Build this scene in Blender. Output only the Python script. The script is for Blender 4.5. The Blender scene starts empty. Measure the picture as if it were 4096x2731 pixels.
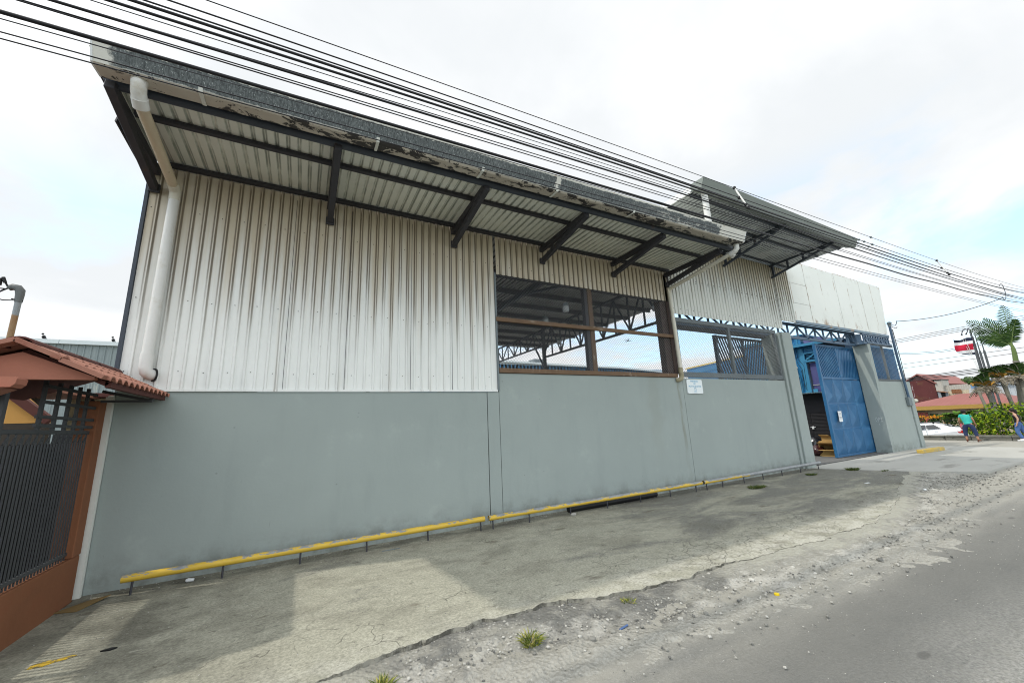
import bpy, bmesh, math, random
import numpy as np
from mathutils import Vector, Matrix
random.seed(7)
S = 1.18                      # units to metres, applied to everything at the end
sc = bpy.context.scene
COL = sc.collection
PI = math.pi
V = Vector

# ------------------------------------------------------------------ nodes
def lin(r, g, b):
    f = lambda c: (c/255/12.92) if c/255 <= .04045 else ((c/255+.055)/1.055)**2.4
    return (f(r), f(g), f(b), 1)

class NT:
    def __init__(s, name, rough=.75, metal=0, spec=.3):
        s.m = bpy.data.materials.new(name); s.m.use_nodes = True
        s.t = s.m.node_tree; s.b = s.t.nodes['Principled BSDF']
        s.b.inputs['Roughness'].default_value = rough
        s.b.inputs['Metallic'].default_value = metal
        s.b.inputs['Specular IOR Level'].default_value = spec
        s._co = None
    def n(s, typ): return s.t.nodes.new(typ)
    def put(s, sock, v):
        if hasattr(v, 'links') or isinstance(v, bpy.types.NodeSocket): s.t.links.new(v, sock)
        elif v is not None:
            if isinstance(v, (tuple, list)) and len(v) == 3 and sock.type == 'RGBA': v = (*v, 1)
            sock.default_value = v
    def co(s, sx=1, sy=1, sz=1):
        if s._co is None: s._co = s.n('ShaderNodeTexCoord').outputs['Object']
        mp = s.n('ShaderNodeMapping'); mp.inputs['Scale'].default_value = (sx/S, sy/S, sz/S)
        s.t.links.new(s._co, mp.inputs['Vector']); return mp.outputs[0]
    def noise(s, scale, detail=4, rough=.55, vec=None, dist=0):
        k = s.n('ShaderNodeTexNoise'); k.inputs['Scale'].default_value = scale
        k.inputs['Detail'].default_value = detail; k.inputs['Roughness'].default_value = rough
        k.inputs['Distortion'].default_value = dist
        s.put(k.inputs['Vector'], vec if vec is not None else s.co()); return k.outputs['Fac']
    def vor(s, scale, vec=None, feature='F1', rnd=1):
        k = s.n('ShaderNodeTexVoronoi'); k.feature = feature; k.inputs['Scale'].default_value = scale
        k.inputs['Randomness'].default_value = rnd
        s.put(k.inputs['Vector'], vec if vec is not None else s.co()); return k
    def ramp(s, fac, stops, interp='LINEAR'):
        k = s.n('ShaderNodeValToRGB'); cr = k.color_ramp; cr.interpolation = interp
        while len(cr.elements) < len(stops): cr.elements.new(.5)
        for e, (p, c) in zip(cr.elements, stops):
            e.position = p
            e.color = (c, c, c, 1) if isinstance(c, (int, float)) else ((*c, 1) if len(c) == 3 else c)
        s.put(k.inputs[0], fac); return k.outputs[0]
    def mix(s, fac, a, b, mode='MIX'):
        k = s.n('ShaderNodeMix'); k.data_type = 'RGBA'; k.blend_type = mode
        s.put(k.inputs[0], fac); s.put(k.inputs[6], a); s.put(k.inputs[7], b); return k.outputs[2]
    def math(s, op, a, b=None, c=None, clamp=False):
        k = s.n('ShaderNodeMath'); k.operation = op; k.use_clamp = clamp
        s.put(k.inputs[0], a)
        if b is not None: s.put(k.inputs[1], b)
        if c is not None: s.put(k.inputs[2], c)
        return k.outputs[0]
    def step(s, x, lo, hi):
        k = s.n('ShaderNodeMapRange'); k.interpolation_type = 'SMOOTHSTEP'
        s.put(k.inputs['Value'], x); k.inputs['From Min'].default_value = lo; k.inputs['From Max'].default_value = hi
        return k.outputs[0]
    def sep(s, vec=None):
        k = s.n('ShaderNodeSeparateXYZ'); s.put(k.inputs[0], vec if vec is not None else s.co()); return k.outputs
    def comb(s, x, y, z):
        k = s.n('ShaderNodeCombineXYZ'); s.put(k.inputs[0], x); s.put(k.inputs[1], y); s.put(k.inputs[2], z); return k.outputs[0]
    def bump(s, h, strength=.3, dist=.02):
        k = s.n('ShaderNodeBump'); k.inputs['Strength'].default_value = strength; k.inputs['Distance'].default_value = dist*S
        s.put(k.inputs['Height'], h); s.t.links.new(k.outputs[0], s.b.inputs['Normal'])
    def col(s, v): s.put(s.b.inputs['Base Color'], v); return s
    def rough(s, v): s.put(s.b.inputs['Roughness'], v)
    def isl(s): return s.n('ShaderNodeNewGeometry').outputs['Random Per Island']

def plain(name, c, rough=.7, metal=0, var=.25, scale=3, bump=0, c2=None, thr=(.55, .7), s2=4, spec=.3):
    "base colour with soft wear, and optional second colour in patches"
    k = NT(name, rough, metal, spec)
    d = tuple(x*(1-var) for x in c[:3]); l = tuple(min(1, x*(1+var*.6)) for x in c[:3])
    out = k.mix(k.noise(scale, 5), d, l)
    fine = k.noise(scale*14, 3)
    out = k.mix(.22, out, k.mix(fine, d, l))
    if c2 is not None:
        out = k.mix(k.step(k.noise(s2, 6, .65), *thr), out, c2)
    k.col(out)
    if bump: k.bump(k.noise(scale*20, 4), bump, .01)
    return k.m

# ------------------------------------------------------------------ mesh builder
ORG = {}
class MB:
    def __init__(s): s.v = []; s.f = []; s.mi = []; s.sm = []; s.cur = 0
    def add(s, vs, fs, smooth=False):
        o = len(s.v); s.v += [tuple(p) for p in vs]
        for f in fs: s.f.append(tuple(i+o for i in f)); s.mi.append(s.cur); s.sm.append(smooth)
    def box(s, a, b):
        x0, y0, z0 = (min(a[i], b[i]) for i in range(3)); x1, y1, z1 = (max(a[i], b[i]) for i in range(3))
        s.add([(x0,y0,z0),(x1,y0,z0),(x1,y1,z0),(x0,y1,z0),(x0,y0,z1),(x1,y0,z1),(x1,y1,z1),(x0,y1,z1)],
              [(0,3,2,1),(4,5,6,7),(0,1,5,4),(1,2,6,5),(2,3,7,6),(3,0,4,7)]); return s
    def bar(s, p, q, w, h=None, up=(0,0,1)):
        h = h or w; p, q = V(p), V(q); d = (q-p).normalized(); u = V(up)
        if abs(d.dot(u)) > .98: u = V((0,1,0)) if abs(d.y) < .9 else V((1,0,0))
        r = d.cross(u).normalized(); u = r.cross(d).normalized(); r *= w/2; u *= h/2
        vs = [c+a*r+b*u for c in (p, q) for a, b in ((-1,-1),(1,-1),(1,1),(-1,1))]
        s.add(vs, [(0,1,2,3),(7,6,5,4),(0,4,5,1),(1,5,6,2),(2,6,7,3),(3,7,4,0)]); return s
    def tube(s, pts, r, n=10, cap=True, smooth=True):
        pts = [V(p) for p in pts]; m = len(pts); rs = r if isinstance(r, (list, tuple)) else [r]*m
        d0 = (pts[1]-pts[0]).normalized(); u = V((0,0,1)) if abs(d0.z) < .9 else V((0,1,0))
        a = d0.cross(u).normalized(); vs = []
        for i, p in enumerate(pts):
            d = ((pts[min(i+1,m-1)]-p).normalized() + (p-pts[max(i-1,0)]).normalized())
            d = d.normalized() if d.length > 1e-6 else d0
            a = (a-d*a.dot(d)).normalized(); b = d.cross(a)
            vs += [p+(a*math.cos(2*PI*k/n)+b*math.sin(2*PI*k/n))*rs[i] for k in range(n)]
        fs = [(i*n+k, i*n+(k+1)%n, (i+1)*n+(k+1)%n, (i+1)*n+k) for i in range(m-1) for k in range(n)]
        s.add(vs, fs, smooth)
        if cap: s.add([vs[k] for k in range(n)], [tuple(range(n))[::-1]]); s.add([vs[(m-1)*n+k] for k in range(n)], [tuple(range(n))])
        return s
    def prism(s, poly, ax, a, b):
        "closed polygon in the plane normal to ax, extruded from a to b"
        def P(u, w, t): return {'x':(t,u,w),'y':(u,t,w),'z':(u,w,t)}[ax]
        n = len(poly); vs = [P(u,w,a) for u,w in poly]+[P(u,w,b) for u,w in poly]
        s.add(vs, [tuple(range(n))[::-1], tuple(range(n,2*n))]+[(i,(i+1)%n,n+(i+1)%n,n+i) for i in range(n)]); return s
    def sheet(s, prof, ax, a, b, th=.004):
        "open profile line extruded as a thin sheet with real thickness"
        n = len(prof); up = []
        for i in range(n):
            p0, p1 = prof[max(i-1,0)], prof[min(i+1,n-1)]
            dx, dy = p1[0]-p0[0], p1[1]-p0[1]; L = math.hypot(dx, dy) or 1
            up.append((prof[i][0]-dy/L*th, prof[i][1]+dx/L*th))
        def P(u, w, t): return {'x':(t,u,w),'y':(u,t,w),'z':(u,w,t)}[ax]
        vs = [P(*p,a) for p in prof]+[P(*p,b) for p in prof]+[P(*p,a) for p in up]+[P(*p,b) for p in up]
        fs = []
        for i in range(n-1):
            fs += [(i,i+1,n+i+1,n+i),(2*n+i+1,2*n+i,3*n+i,3*n+i+1),(i+1,i,2*n+i,2*n+i+1),(n+i,n+i+1,3*n+i+1,3*n+i)]
        fs += [(0,n,3*n,2*n),(n-1,3*n-1,4*n-1,2*n-1)]
        s.add(vs, fs); return s
    def ball(s, c, r, seg=10, rings=6, sq=(1,1,1)):
        vs = []; fs = []
        for i in range(rings+1):
            th = PI*i/rings
            for k in range(seg):
                ph = 2*PI*k/seg
                vs.append((c[0]+r*sq[0]*math.sin(th)*math.cos(ph), c[1]+r*sq[1]*math.sin(th)*math.sin(ph), c[2]+r*sq[2]*math.cos(th)))
        for i in range(rings):
            for k in range(seg): fs.append((i*seg+k,(i+1)*seg+k,(i+1)*seg+(k+1)%seg,i*seg+(k+1)%seg))
        s.add(vs, fs, True); return s
    def build(s, name, mats, parent=None, bevel=0, fix=True):
        me = bpy.data.meshes.new(name); org = ORG.get(parent.name, V((0,0,0))) if parent else V((0,0,0))
        me.from_pydata([V(p)-org for p in s.v], [], s.f)
        for m in (mats if isinstance(mats, (list, tuple)) else [mats]): me.materials.append(m)
        for p, a, b in zip(me.polygons, s.mi, s.sm): p.material_index = a; p.use_smooth = b
        if fix:
            bm = bmesh.new(); bm.from_mesh(me); bmesh.ops.recalc_face_normals(bm, faces=bm.faces)
            if bevel: bmesh.ops.bevel(bm, geom=[e for e in bm.edges if len(e.link_faces)==2 and e.calc_face_angle(0) > .6], offset=bevel, segments=1, affect='EDGES')
            bm.to_mesh(me); bm.free()
        o = bpy.data.objects.new(name, me); COL.objects.link(o)
        if parent: o.parent = parent; ORG[o.name] = org
        return o
    def thing(s, name, mats, label, cat, group=None, org=None, **kw):
        "one-mesh thing with its origin at its base"
        if org is None:
            xs = [p[0] for p in s.v]; ys = [p[1] for p in s.v]; zs = [p[2] for p in s.v]
            org = ((min(xs)+max(xs))/2, (min(ys)+max(ys))/2, min(zs))
        s.v = [tuple(V(p)-V(org)) for p in s.v]
        o = s.build(name, mats, **kw); o.location = org; ORG[o.name] = V(org)
        return tag(o, label, cat, group)

def tag(o, label, cat, group=None):
    o['label'] = label; o['category'] = cat
    if group: o['group'] = group
    return o
def thing(name, label, cat, loc=(0,0,0), group=None):
    o = bpy.data.objects.new(name, None); o.empty_display_size = .2; COL.objects.link(o)
    o.location = loc; ORG[o.name] = V(loc); return tag(o, label, cat, group)
def struct(o): o['kind'] = 'structure'; return o
def copytree(o, parent=None):
    c = o.copy(); COL.objects.link(c)
    if parent: c.parent = parent
    ORG[c.name] = ORG.get(o.name, V((0,0,0)))
    for ch in [q for q in o.children]: copytree(ch, c)
    return c
def trap(s0, s1, p=.125, d=.02, fr=(.0,.58,.66,.82,.90), out=-1, base=0):
    "trapezoid-rib sheet profile along s; ribs stand out by d"
    pts = []; s = s0
    while s < s1:
        for a, h in ((fr[0],0),(fr[1],0),(fr[2],1),(fr[3],1),(fr[4],0)):
            q = s+a*p
            if q <= s1: pts.append((q, base+out*d*h))
        s += p
    pts.append((s1, base)); return pts
def chain(mb, x0, x1, z0, z1, y, sp=.062, r=.0017, plane='y'):
    "diamond wire mesh in a rectangle"
    W, H = x1-x0, z1-z0
    def P(a, b, dy): return (a, y+dy, b) if plane == 'y' else (y+dy, a, b)
    k = 1.05
    for sg in (1, -1):
        c = -H/k
        while c < W:
            # line x = c + t, z = k t
            t0 = max(0, -c); t1 = min(H/k, W-c)
            if t1-t0 > .01:
                a, b = c+t0, c+t1; za, zb = k*t0, k*t1
                if sg < 0: a, b = W-a, W-b
                mb.bar(P(x0+a, z0+za, .002*sg), P(x0+b, z0+zb, .002*sg), 2*r, 2*r)
            c += sp
# ------------------------------------------------------------------ world, sun, camera
AZ = V((-1, .27, 1.42)).normalized()          # towards the sun
ELEV = math.asin(AZ.z)
w = bpy.data.worlds.new("World"); sc.world = w; w.use_nodes = True
t = w.node_tree; bg = t.nodes['Background']; bg.inputs[1].default_value = .1
sky = t.nodes.new('ShaderNodeTexSky'); sky.sky_type = 'NISHITA'; sky.sun_disc = False
sky.sun_elevation = ELEV; sky.sun_rotation = math.atan2(AZ.x, AZ.y); sky.air_density = 1.2; sky.dust_density = .8; sky.ozone_density = 2
tc = t.nodes.new('ShaderNodeTexCoord'); sp = t.nodes.new('ShaderNodeSeparateXYZ'); t.links.new(tc.outputs['Generated'], sp.inputs[0])
def wm(op, a, b):
    k = t.nodes.new('ShaderNodeMath'); k.operation = op
    for i, q in enumerate((a, b)):
        if isinstance(q, (int, float)): k.inputs[i].default_value = q
        else: t.links.new(q, k.inputs[i])
    return k.outputs[0]
zz = wm('ADD', wm('MAXIMUM', sp.outputs[2], 0.0), .16)
cb = t.nodes.new('ShaderNodeCombineXYZ'); t.links.new(wm('DIVIDE', sp.outputs[0], zz), cb.inputs[0]); t.links.new(wm('DIVIDE', sp.outputs[1], zz), cb.inputs[1])
def wn(scale, det, off, dist=0):
    mp = t.nodes.new('ShaderNodeMapping'); mp.inputs['Location'].default_value = off; t.links.new(cb.outputs[0], mp.inputs[0])
    k = t.nodes.new('ShaderNodeTexNoise'); k.inputs['Scale'].default_value = scale; k.inputs['Detail'].default_value = det
    k.inputs['Roughness'].default_value = .55; k.inputs['Distortion'].default_value = dist
    t.links.new(mp.outputs[0], k.inputs['Vector']); return k.outputs['Fac']
def wr(f, lo, hi):
    k = t.nodes.new('ShaderNodeMapRange'); k.interpolation_type = 'SMOOTHSTEP'; t.links.new(f, k.inputs[0])
    k.inputs[1].default_value = lo; k.inputs[2].default_value = hi; return k.outputs[0]
cloud = wr(wn(.75, 8, (3.1, 1.7, 0), .4), .38, .55)        # cover: mostly overcast, a few thin blue gaps
shade = wr(wn(1.1, 6, (7.3, 4.1, 0), .3), 0.38, .62)        # slightly greyer cloud bellies
mc = t.nodes.new('ShaderNodeMix'); mc.data_type = 'RGBA'; t.links.new(shade, mc.inputs[0])
mc.inputs[6].default_value = (6.3, 6.4, 6.5, 1); mc.inputs[7].default_value = (5.35, 5.55, 5.7, 1)
cloud = wm('MAXIMUM', cloud, wr(sp.outputs[2], .30, .52))
ms = t.nodes.new('ShaderNodeMix'); ms.data_type = 'RGBA'
ms.inputs[0].default_value = 1
sb = t.nodes.new('ShaderNodeMix'); sb.data_type = 'RGBA'; sb.blend_type = 'ADD'; sb.inputs[0].default_value = 1
t.links.new(sky.outputs[0], sb.inputs[6]); sb.inputs[7].default_value = (2.0, 3.0, 3.8, 1)   # thin veil over the blue
t.links.new(cloud, ms.inputs[0]); t.links.new(sb.outputs[2], ms.inputs[6]); t.links.new(mc.outputs[2], ms.inputs[7])
# cloud brightened round the sun and behind the camera as added fill light
dp = t.nodes.new('ShaderNodeVectorMath'); dp.operation = 'DOT_PRODUCT'; t.links.new(tc.outputs['Generated'], dp.inputs[0]); dp.inputs[1].default_value = AZ
gl = wm('ADD', wm('MULTIPLY', wr(dp.outputs['Value'], .72, 1.0), 1.1), wm('MULTIPLY', wr(sp.outputs[1], .05, -.45), .75))
gm = t.nodes.new('ShaderNodeVectorMath'); gm.operation = 'SCALE'; t.links.new(ms.outputs[2], gm.inputs[0]); t.links.new(wm('ADD', gl, 1.0), gm.inputs['Scale'])
t.links.new(gm.outputs[0], bg.inputs[0])

sun = bpy.data.lights.new('sun', 'SUN'); sun.energy = 1.3; sun.angle = math.radians(1.1); sun.color = (1, .94, .84)
so = bpy.data.objects.new('sun', sun); COL.objects.link(so); so.rotation_euler = AZ.to_track_quat('Z', 'Y').to_euler(); so.location = AZ*60

cam = bpy.data.cameras.new('camera'); co = bpy.data.objects.new('camera', cam); COL.objects.link(co); sc.camera = co
yaw, pit, rol = (math.radians(a) for a in (28.5757, 12.03809, -2.49375))
fw = V((math.sin(yaw)*math.cos(pit), math.cos(yaw)*math.cos(pit), math.sin(pit)))
rr = V((math.cos(yaw), -math.sin(yaw), 0)); uu = rr.cross(fw)
rr, uu = math.cos(rol)*rr+math.sin(rol)*uu, -math.sin(rol)*rr+math.cos(rol)*uu
co.matrix_world = Matrix(((rr.x,uu.x,-fw.x,0),(rr.y,uu.y,-fw.y,-6.22997*S),(rr.z,uu.z,-fw.z,1.6*S),(0,0,0,1)))
cam.sensor_width = 36; cam.lens = 13.515; cam.clip_start = .05; cam.clip_end = 20000
sc.view_settings.view_transform = 'Standard'; sc.view_settings.look = 'None'; sc.view_settings.gamma = 1
sc.cycles.filter_width = 1.05
sc.view_settings.exposure = .74

# ------------------------------------------------------------------ materials of the setting
def mat_pavement():
    k = NT('old_concrete', .9, 0, .2); x, y, z = k.sep()
    c0, c1 = (.25,.247,.20), (.37,.362,.295)
    base = k.mix(k.noise(.9, 6, .6), c0, c1)
    base = k.mix(k.step(k.noise(7, 5, .6), .35, .7), base, k.mix(.5, base, (.40,.39,.32)))
    # worn dark asphalt smears: long in x, thicker towards the middle of the frontage and by the apron
    pn = k.noise(1.0, 6, .62, k.co(.45, 1.15, 1), .6)
    bias = k.math('MULTIPLY', k.step(x, 2.2, 8.5), .17)
    dark = k.step(k.math('ADD', k.math('ADD', pn, bias), k.math('MULTIPLY', k.math('SUBTRACT', k.noise(9, 4, .7), .5), .22)), .54, .74)
    dark = k.math('MULTIPLY', dark, k.step(y, -3.3, -2.5))
    grit = k.step(k.noise(55, 3, .7), .38, .62)
    darkc = k.mix(grit, (.075,.077,.074), (.22,.218,.20))
    base = k.mix(k.math('MULTIPLY', dark, .8), base, darkc)
    # dirt gathered along the foot of the wall
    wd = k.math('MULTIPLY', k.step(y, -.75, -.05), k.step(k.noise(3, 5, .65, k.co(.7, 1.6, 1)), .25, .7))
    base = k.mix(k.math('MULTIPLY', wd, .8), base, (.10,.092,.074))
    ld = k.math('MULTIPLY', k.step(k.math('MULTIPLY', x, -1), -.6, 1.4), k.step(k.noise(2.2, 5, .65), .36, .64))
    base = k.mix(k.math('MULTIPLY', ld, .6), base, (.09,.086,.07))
    base = k.mix(k.math('MULTIPLY', k.step(k.noise(1.7, 7, .68, k.co(.6, 1.1, 1), .4), .47, .66), .45), base, (.135,.13,.105))
    # brown drips
    base = k.mix(k.math('MULTIPLY', k.step(k.noise(2.6, 4, .5, k.co(.6, 1.5, 1)), .64, .72), .6), base, (.10,.085,.06))
    # pale broken lip near the road
    lip = k.math('MULTIPLY', k.step(k.math('MULTIPLY', y, -1), 2.45, 3.3), k.step(k.noise(4, 5, .6), .35, .62))
    base = k.mix(k.math('MULTIPLY', lip, .55), base, (.52,.51,.46))
    # crazing cracks
    wv = k.n('ShaderNodeMix'); wv.data_type = 'VECTOR'; wv.inputs[0].default_value = .22
    nz = k.n('ShaderNodeTexNoise'); nz.inputs['Scale'].default_value = 3.2; nz.inputs['Detail'].default_value = 4; k.t.links.new(k.co(), nz.inputs['Vector'])
    k.t.links.new(k.co(), wv.inputs[4]); k.t.links.new(nz.outputs['Color'], wv.inputs[5])
    v1 = k.vor(3.6, wv.outputs[1], 'DISTANCE_TO_EDGE').outputs['Distance']; v2 = k.vor(9.0, wv.outputs[1], 'DISTANCE_TO_EDGE').outputs['Distance']
    near = k.step(k.math('ADD', k.math('MULTIPLY', y, -1), k.math('MULTIPLY', k.noise(1.1, 4), 1.6)), 2.3, 3.4)
    near = k.math('MAXIMUM', near, k.math('MULTIPLY', k.step(k.noise(.55, 4, .6), .54, .62), .8))
    cr1 = k.math('MULTIPLY', k.step(v1, .014, .002), k.math('MULTIPLY', near, k.step(k.noise(1.7, 4, .6), .46, .58)))
    cr2 = k.math('MULTIPLY', k.step(v2, .035, .008), k.math('MULTIPLY', k.math('MULTIPLY', near, k.step(k.noise(1.3, 3), .40, .54)), k.math('MULTIPLY', k.step(x, 2.2, 4.2), k.step(y, -1.9, -2.7))))
    crack = k.math('MAXIMUM', cr1, k.math('MULTIPLY', cr2, .85))
    base = k.mix(k.math('MULTIPLY', crack, .72), base, (.075,.07,.058))
    base = k.mix(.75, base, k.mix(k.step(k.noise(40, 4, .75), .3, .7), k.mix(1, base, (.62,.62,.60), 'MULTIPLY'), k.mix(1, base, (1.28,1.28,1.26), 'MULTIPLY')))
    base = k.mix(k.math('MULTIPLY', k.step(k.noise(11, 5, .7, k.co(.55, 1.3, 1)), .56, .70), .65), base, (.10,.095,.078))
    base = k.mix(k.math('MULTIPLY', k.step(k.noise(6.5, 5, .7, k.co(.5, 1.4, 1)), .62, .70), .55), base, (.46,.45,.39))
    sp_ = k.vor(26).outputs['Distance']
    base = k.mix(k.math('MULTIPLY', k.step(sp_, .16, .06), k.step(k.noise(5, 2), .5, .62)), base, (.08,.078,.07))
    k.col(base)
    h = k.math('SUBTRACT', k.math('ADD', k.math('MULTIPLY', k.noise(38, 5, .7), .5), k.math('MULTIPLY', k.noise(6, 4), .4)), crack)
    h = k.math('ADD', h, k.math('MULTIPLY', k.math('MULTIPLY', dark, k.noise(70, 2)), .6))
    k.bump(h, .55, .012); return k.m
def mat_road():
    k = NT('worn_asphalt', .88, 0, .25); x, y, z = k.sep()
    ag = k.step(k.noise(42, 5, .8), .28, .72); fine = k.vor(75).outputs['Distance']
    base = k.mix(ag, (.125,.127,.12), (.42,.415,.385))
    base = k.mix(k.math('MULTIPLY', k.step(k.noise(17, 4, .7), .52, .66), .45), base, (.30,.29,.25))
    base = k.mix(k.step(k.noise(.9, 5, .6, k.co(.4, 1.3, 1)), .35, .68), base, k.mix(.6, base, (.10,.103,.10)))
    yn = k.math('ADD', y, k.math('MULTIPLY', k.math('SUBTRACT', k.noise(.8, 5, .6, k.co(.35, 1, 1)), .5), .9))
    yd = k.math('MULTIPLY', yn, -1)
    band = k.math('MULTIPLY', k.step(yd, 4.0, 4.45), k.step(yd, 5.3, 4.75))
    base = k.mix(k.math('MULTIPLY', band, .45), base, (.068,.072,.07))
    base = k.mix(k.math('MULTIPLY', k.step(yd, 4.9, 6.2), .35), base, (.075,.08,.077))
    dust = k.math('MULTIPLY', k.step(yd, 4.5, 3.5), k.step(k.math('ADD', k.noise(2.4, 6, .62, k.co(.6, 1.2, 1)), k.math('MULTIPLY', k.step(yd, 4.1, 3.5), .35)), .3, .68))
    dcol = k.mix(k.noise(9, 4), (.29,.278,.235), (.42,.408,.36))
    base = k.mix(k.math('MULTIPLY', dust, .8), base, dcol)
    pale = k.math('MULTIPLY', k.step(fine, .22, .08), k.step(k.noise(14, 2), .48, .6))
    base = k.mix(k.math('MULTIPLY', pale, .55), base, (.5,.49,.45))
    veil = k.math('MULTIPLY', k.step(yd, 6.0, 3.4), k.step(k.noise(1.6, 6, .65, k.co(.6, 1.2, 1)), .05, .6)); base = k.mix(k.math('MULTIPLY', veil, .75), base, k.mix(.5, dcol, (.27,.262,.23)))
    sv = k.vor(1.5, k.co(.5, 1.25, 1)); sv.voronoi_dimensions = '2D'; stain = k.math('ADD', sv.outputs['Distance'], k.math('MULTIPLY', k.math('SUBTRACT', k.noise(7, 3), .5), .05))
    st = k.math('MULTIPLY', k.math('MULTIPLY', k.step(stain, .075, .035), k.step(k.sep(sv.outputs['Color'])[0], .52, .60)), k.step(yd, 4.0, 4.2))
    base = k.mix(k.math('MULTIPLY', st, .55), base, (.07,.066,.06))
    base = k.mix(k.math('MULTIPLY', band, .42), base, (.095,.098,.095))
    base = k.mix(k.math('MULTIPLY', k.step(yd, 5.2, 7.0), .5), base, (.085,.089,.086))
    k.col(base); k.bump(k.math('ADD', ag, k.math('MULTIPLY', fine, .8)), .55, .009); return k.m
def mat_verge():
    k = NT('rubble_verge', .95, 0, .15)
    base = k.mix(k.noise(3.5, 6, .65), (.17,.167,.145), (.40,.39,.345))
    base = k.mix(k.math('MULTIPLY', k.step(k.math('ADD', k.noise(1.5, 5, .6), k.math('MULTIPLY', k.math('MULTIPLY', k.step(k.sep()[0], .6, 1.4), k.step(k.sep()[0], 3.6, 2.6)), .16)), .5, .62), .9), base, k.mix(k.noise(30, 3), (.085,.087,.082), (.21,.207,.19)))
    g = k.vor(30); base = k.mix(k.math('MULTIPLY', k.step(g.outputs['Distance'], .3, .1), .5), base, k.ramp(k.sep(g.outputs['Color'])[0], [(0,(.13,.13,.12)),(1,(.55,.54,.49))]))
    base = k.mix(k.math('MULTIPLY', k.step(k.noise(9, 5, .7), .58, .72), .75), base, (.075,.07,.058))
    at = k.n('ShaderNodeAttribute'); at.attribute_name = 'outer'
    ag = k.step(k.noise(42, 5, .8), .28, .72); dcol = k.mix(k.noise(9, 4), (.29,.278,.235), (.42,.408,.36)); rd = k.mix(.62, k.mix(ag, (.125,.127,.12), (.42,.415,.385)), dcol)
    of = k.math('ADD', at.outputs['Fac'], k.math('MULTIPLY', k.math('SUBTRACT', k.noise(3.2, 5, .7), .5), .9))
    inn = k.math('MULTIPLY', k.step(of, .30, .12), k.math('MAXIMUM', k.step(k.sep()[0], 3.4, 5.0), k.step(k.sep()[0], .9, .0)))
    base = k.mix(k.math('MULTIPLY', inn, .85), base, k.mix(k.noise(6, 5, .65), (.30,.295,.245), (.45,.442,.38)))
    base = k.mix(k.step(of, .35, .62), base, rd)
    # pale crushed line where the slab's skirt meets the road
    pl = k.math('MULTIPLY', k.step(k.math('ABSOLUTE', k.math('SUBTRACT', of, .42)), .17, .03), k.step(k.noise(1.3, 4, .6), .40, .55))
    base = k.mix(k.math('MULTIPLY', pl, .6), base, (.50,.487,.44))
    k.col(base); k.bump(k.math('ADD', k.noise(28, 5, .7), g.outputs['Distance']), .9, .02); return k.m
M = {}
M['pave'] = mat_pavement(); M['road'] = mat_road(); M['verge'] = mat_verge()
def mat_apron():
    k = NT('pale_apron_concrete', .88, 0, .2)
    b = k.mix(k.noise(.8, 6, .6, k.co(.5, 1, 1)), (.30,.298,.27), (.44,.435,.40))
    b = k.mix(k.math('MULTIPLY', k.step(k.noise(1.4, 5, .6, k.co(.4, 1.2, 1)), .55, .7), .6), b, (.16,.155,.135))
    b = k.mix(k.math('MULTIPLY', k.step(k.vor(18).outputs['Distance'], .12, .05), .6), b, (.08,.08,.07))
    k.col(b); k.bump(k.noise(40, 4), .3, .006); return k.m
M['apron'] = mat_apron(); M['edgeshade'] = plain('edge_shade', (.10,.095,.078), .95, var=.6, scale=8, c2=(.26,.25,.21), thr=(.42,.6), s2=9, bump=.4)  # slab's side faces coloured dark to deepen the shade along the broken edge
M['soil'] = plain('dry_soil', (.20,.17,.12), .95, var=.4, scale=.5, c2=(.10,.13,.05), thr=(.45,.6), s2=.2)

from mathutils import noise as mn
# ------------------------------------------------------------------ ground sheets
g = MB(); g.box((-3000,-3000,-.9), (6000,3000,-.78)); struct(g.build('ground', M['soil']))
g = MB(); g.box((-45,-15,-.77), (27.0,60,-.045)); struct(g.build('road', M['road']))
EDGE = [(-2.6,-3.05),(-1.2,-3.02),(.16,-3.01),(.67,-2.93),(1.15,-2.87),(2.06,-2.91),(2.68,-3.06),(3.01,-3.18),(4.21,-3.22),(5.4,-3.33),(6.9,-3.42),(8.2,-3.3),(9.6,-2.95),(11.2,-2.5),(12.4,-2.2),(13.55,-1.95)]
def edge_y(x):
    for (a, b), (c, d) in zip(EDGE, EDGE[1:]):
        if a <= x <= c: return b+(d-b)*(x-a)/(c-a)
    return EDGE[-1][1]
rng = random.Random(3)
pts = []; x = -2.6; j = 0
while x < 13.5:
    j = j*.72+rng.uniform(-1, 1)*.022; pts.append((x, edge_y(x)+j+.05*mn.noise(V((x*2.1,7,0))))); x += rng.uniform(.02, .06)
poly = pts+[(13.5,-1.9),(12.8,-.3),(12.8,.12),(-2.6,.12)]
bm = bmesh.new(); top = [bm.verts.new((a, b, 0)) for a, b in poly]; bot = [bm.verts.new((a+rng.uniform(-.012,.012), b-rng.uniform(0,.02), -.06)) for a, b in poly]
bm.faces.new(top); n_ = len(poly)
for i in range(n_): bm.faces.new((top[i], bot[i], bot[(i+1)%n_], top[(i+1)%n_]))
bmesh.ops.recalc_face_normals(bm, faces=bm.faces); me = bpy.data.meshes.new('pavement'); bm.to_mesh(me); bm.free()
me.materials.append(M['pave']); me.materials.append(M['edgeshade'])
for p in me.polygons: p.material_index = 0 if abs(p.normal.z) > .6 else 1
o = bpy.data.objects.new('pavement', me); COL.objects.link(o); struct(o)
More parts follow.
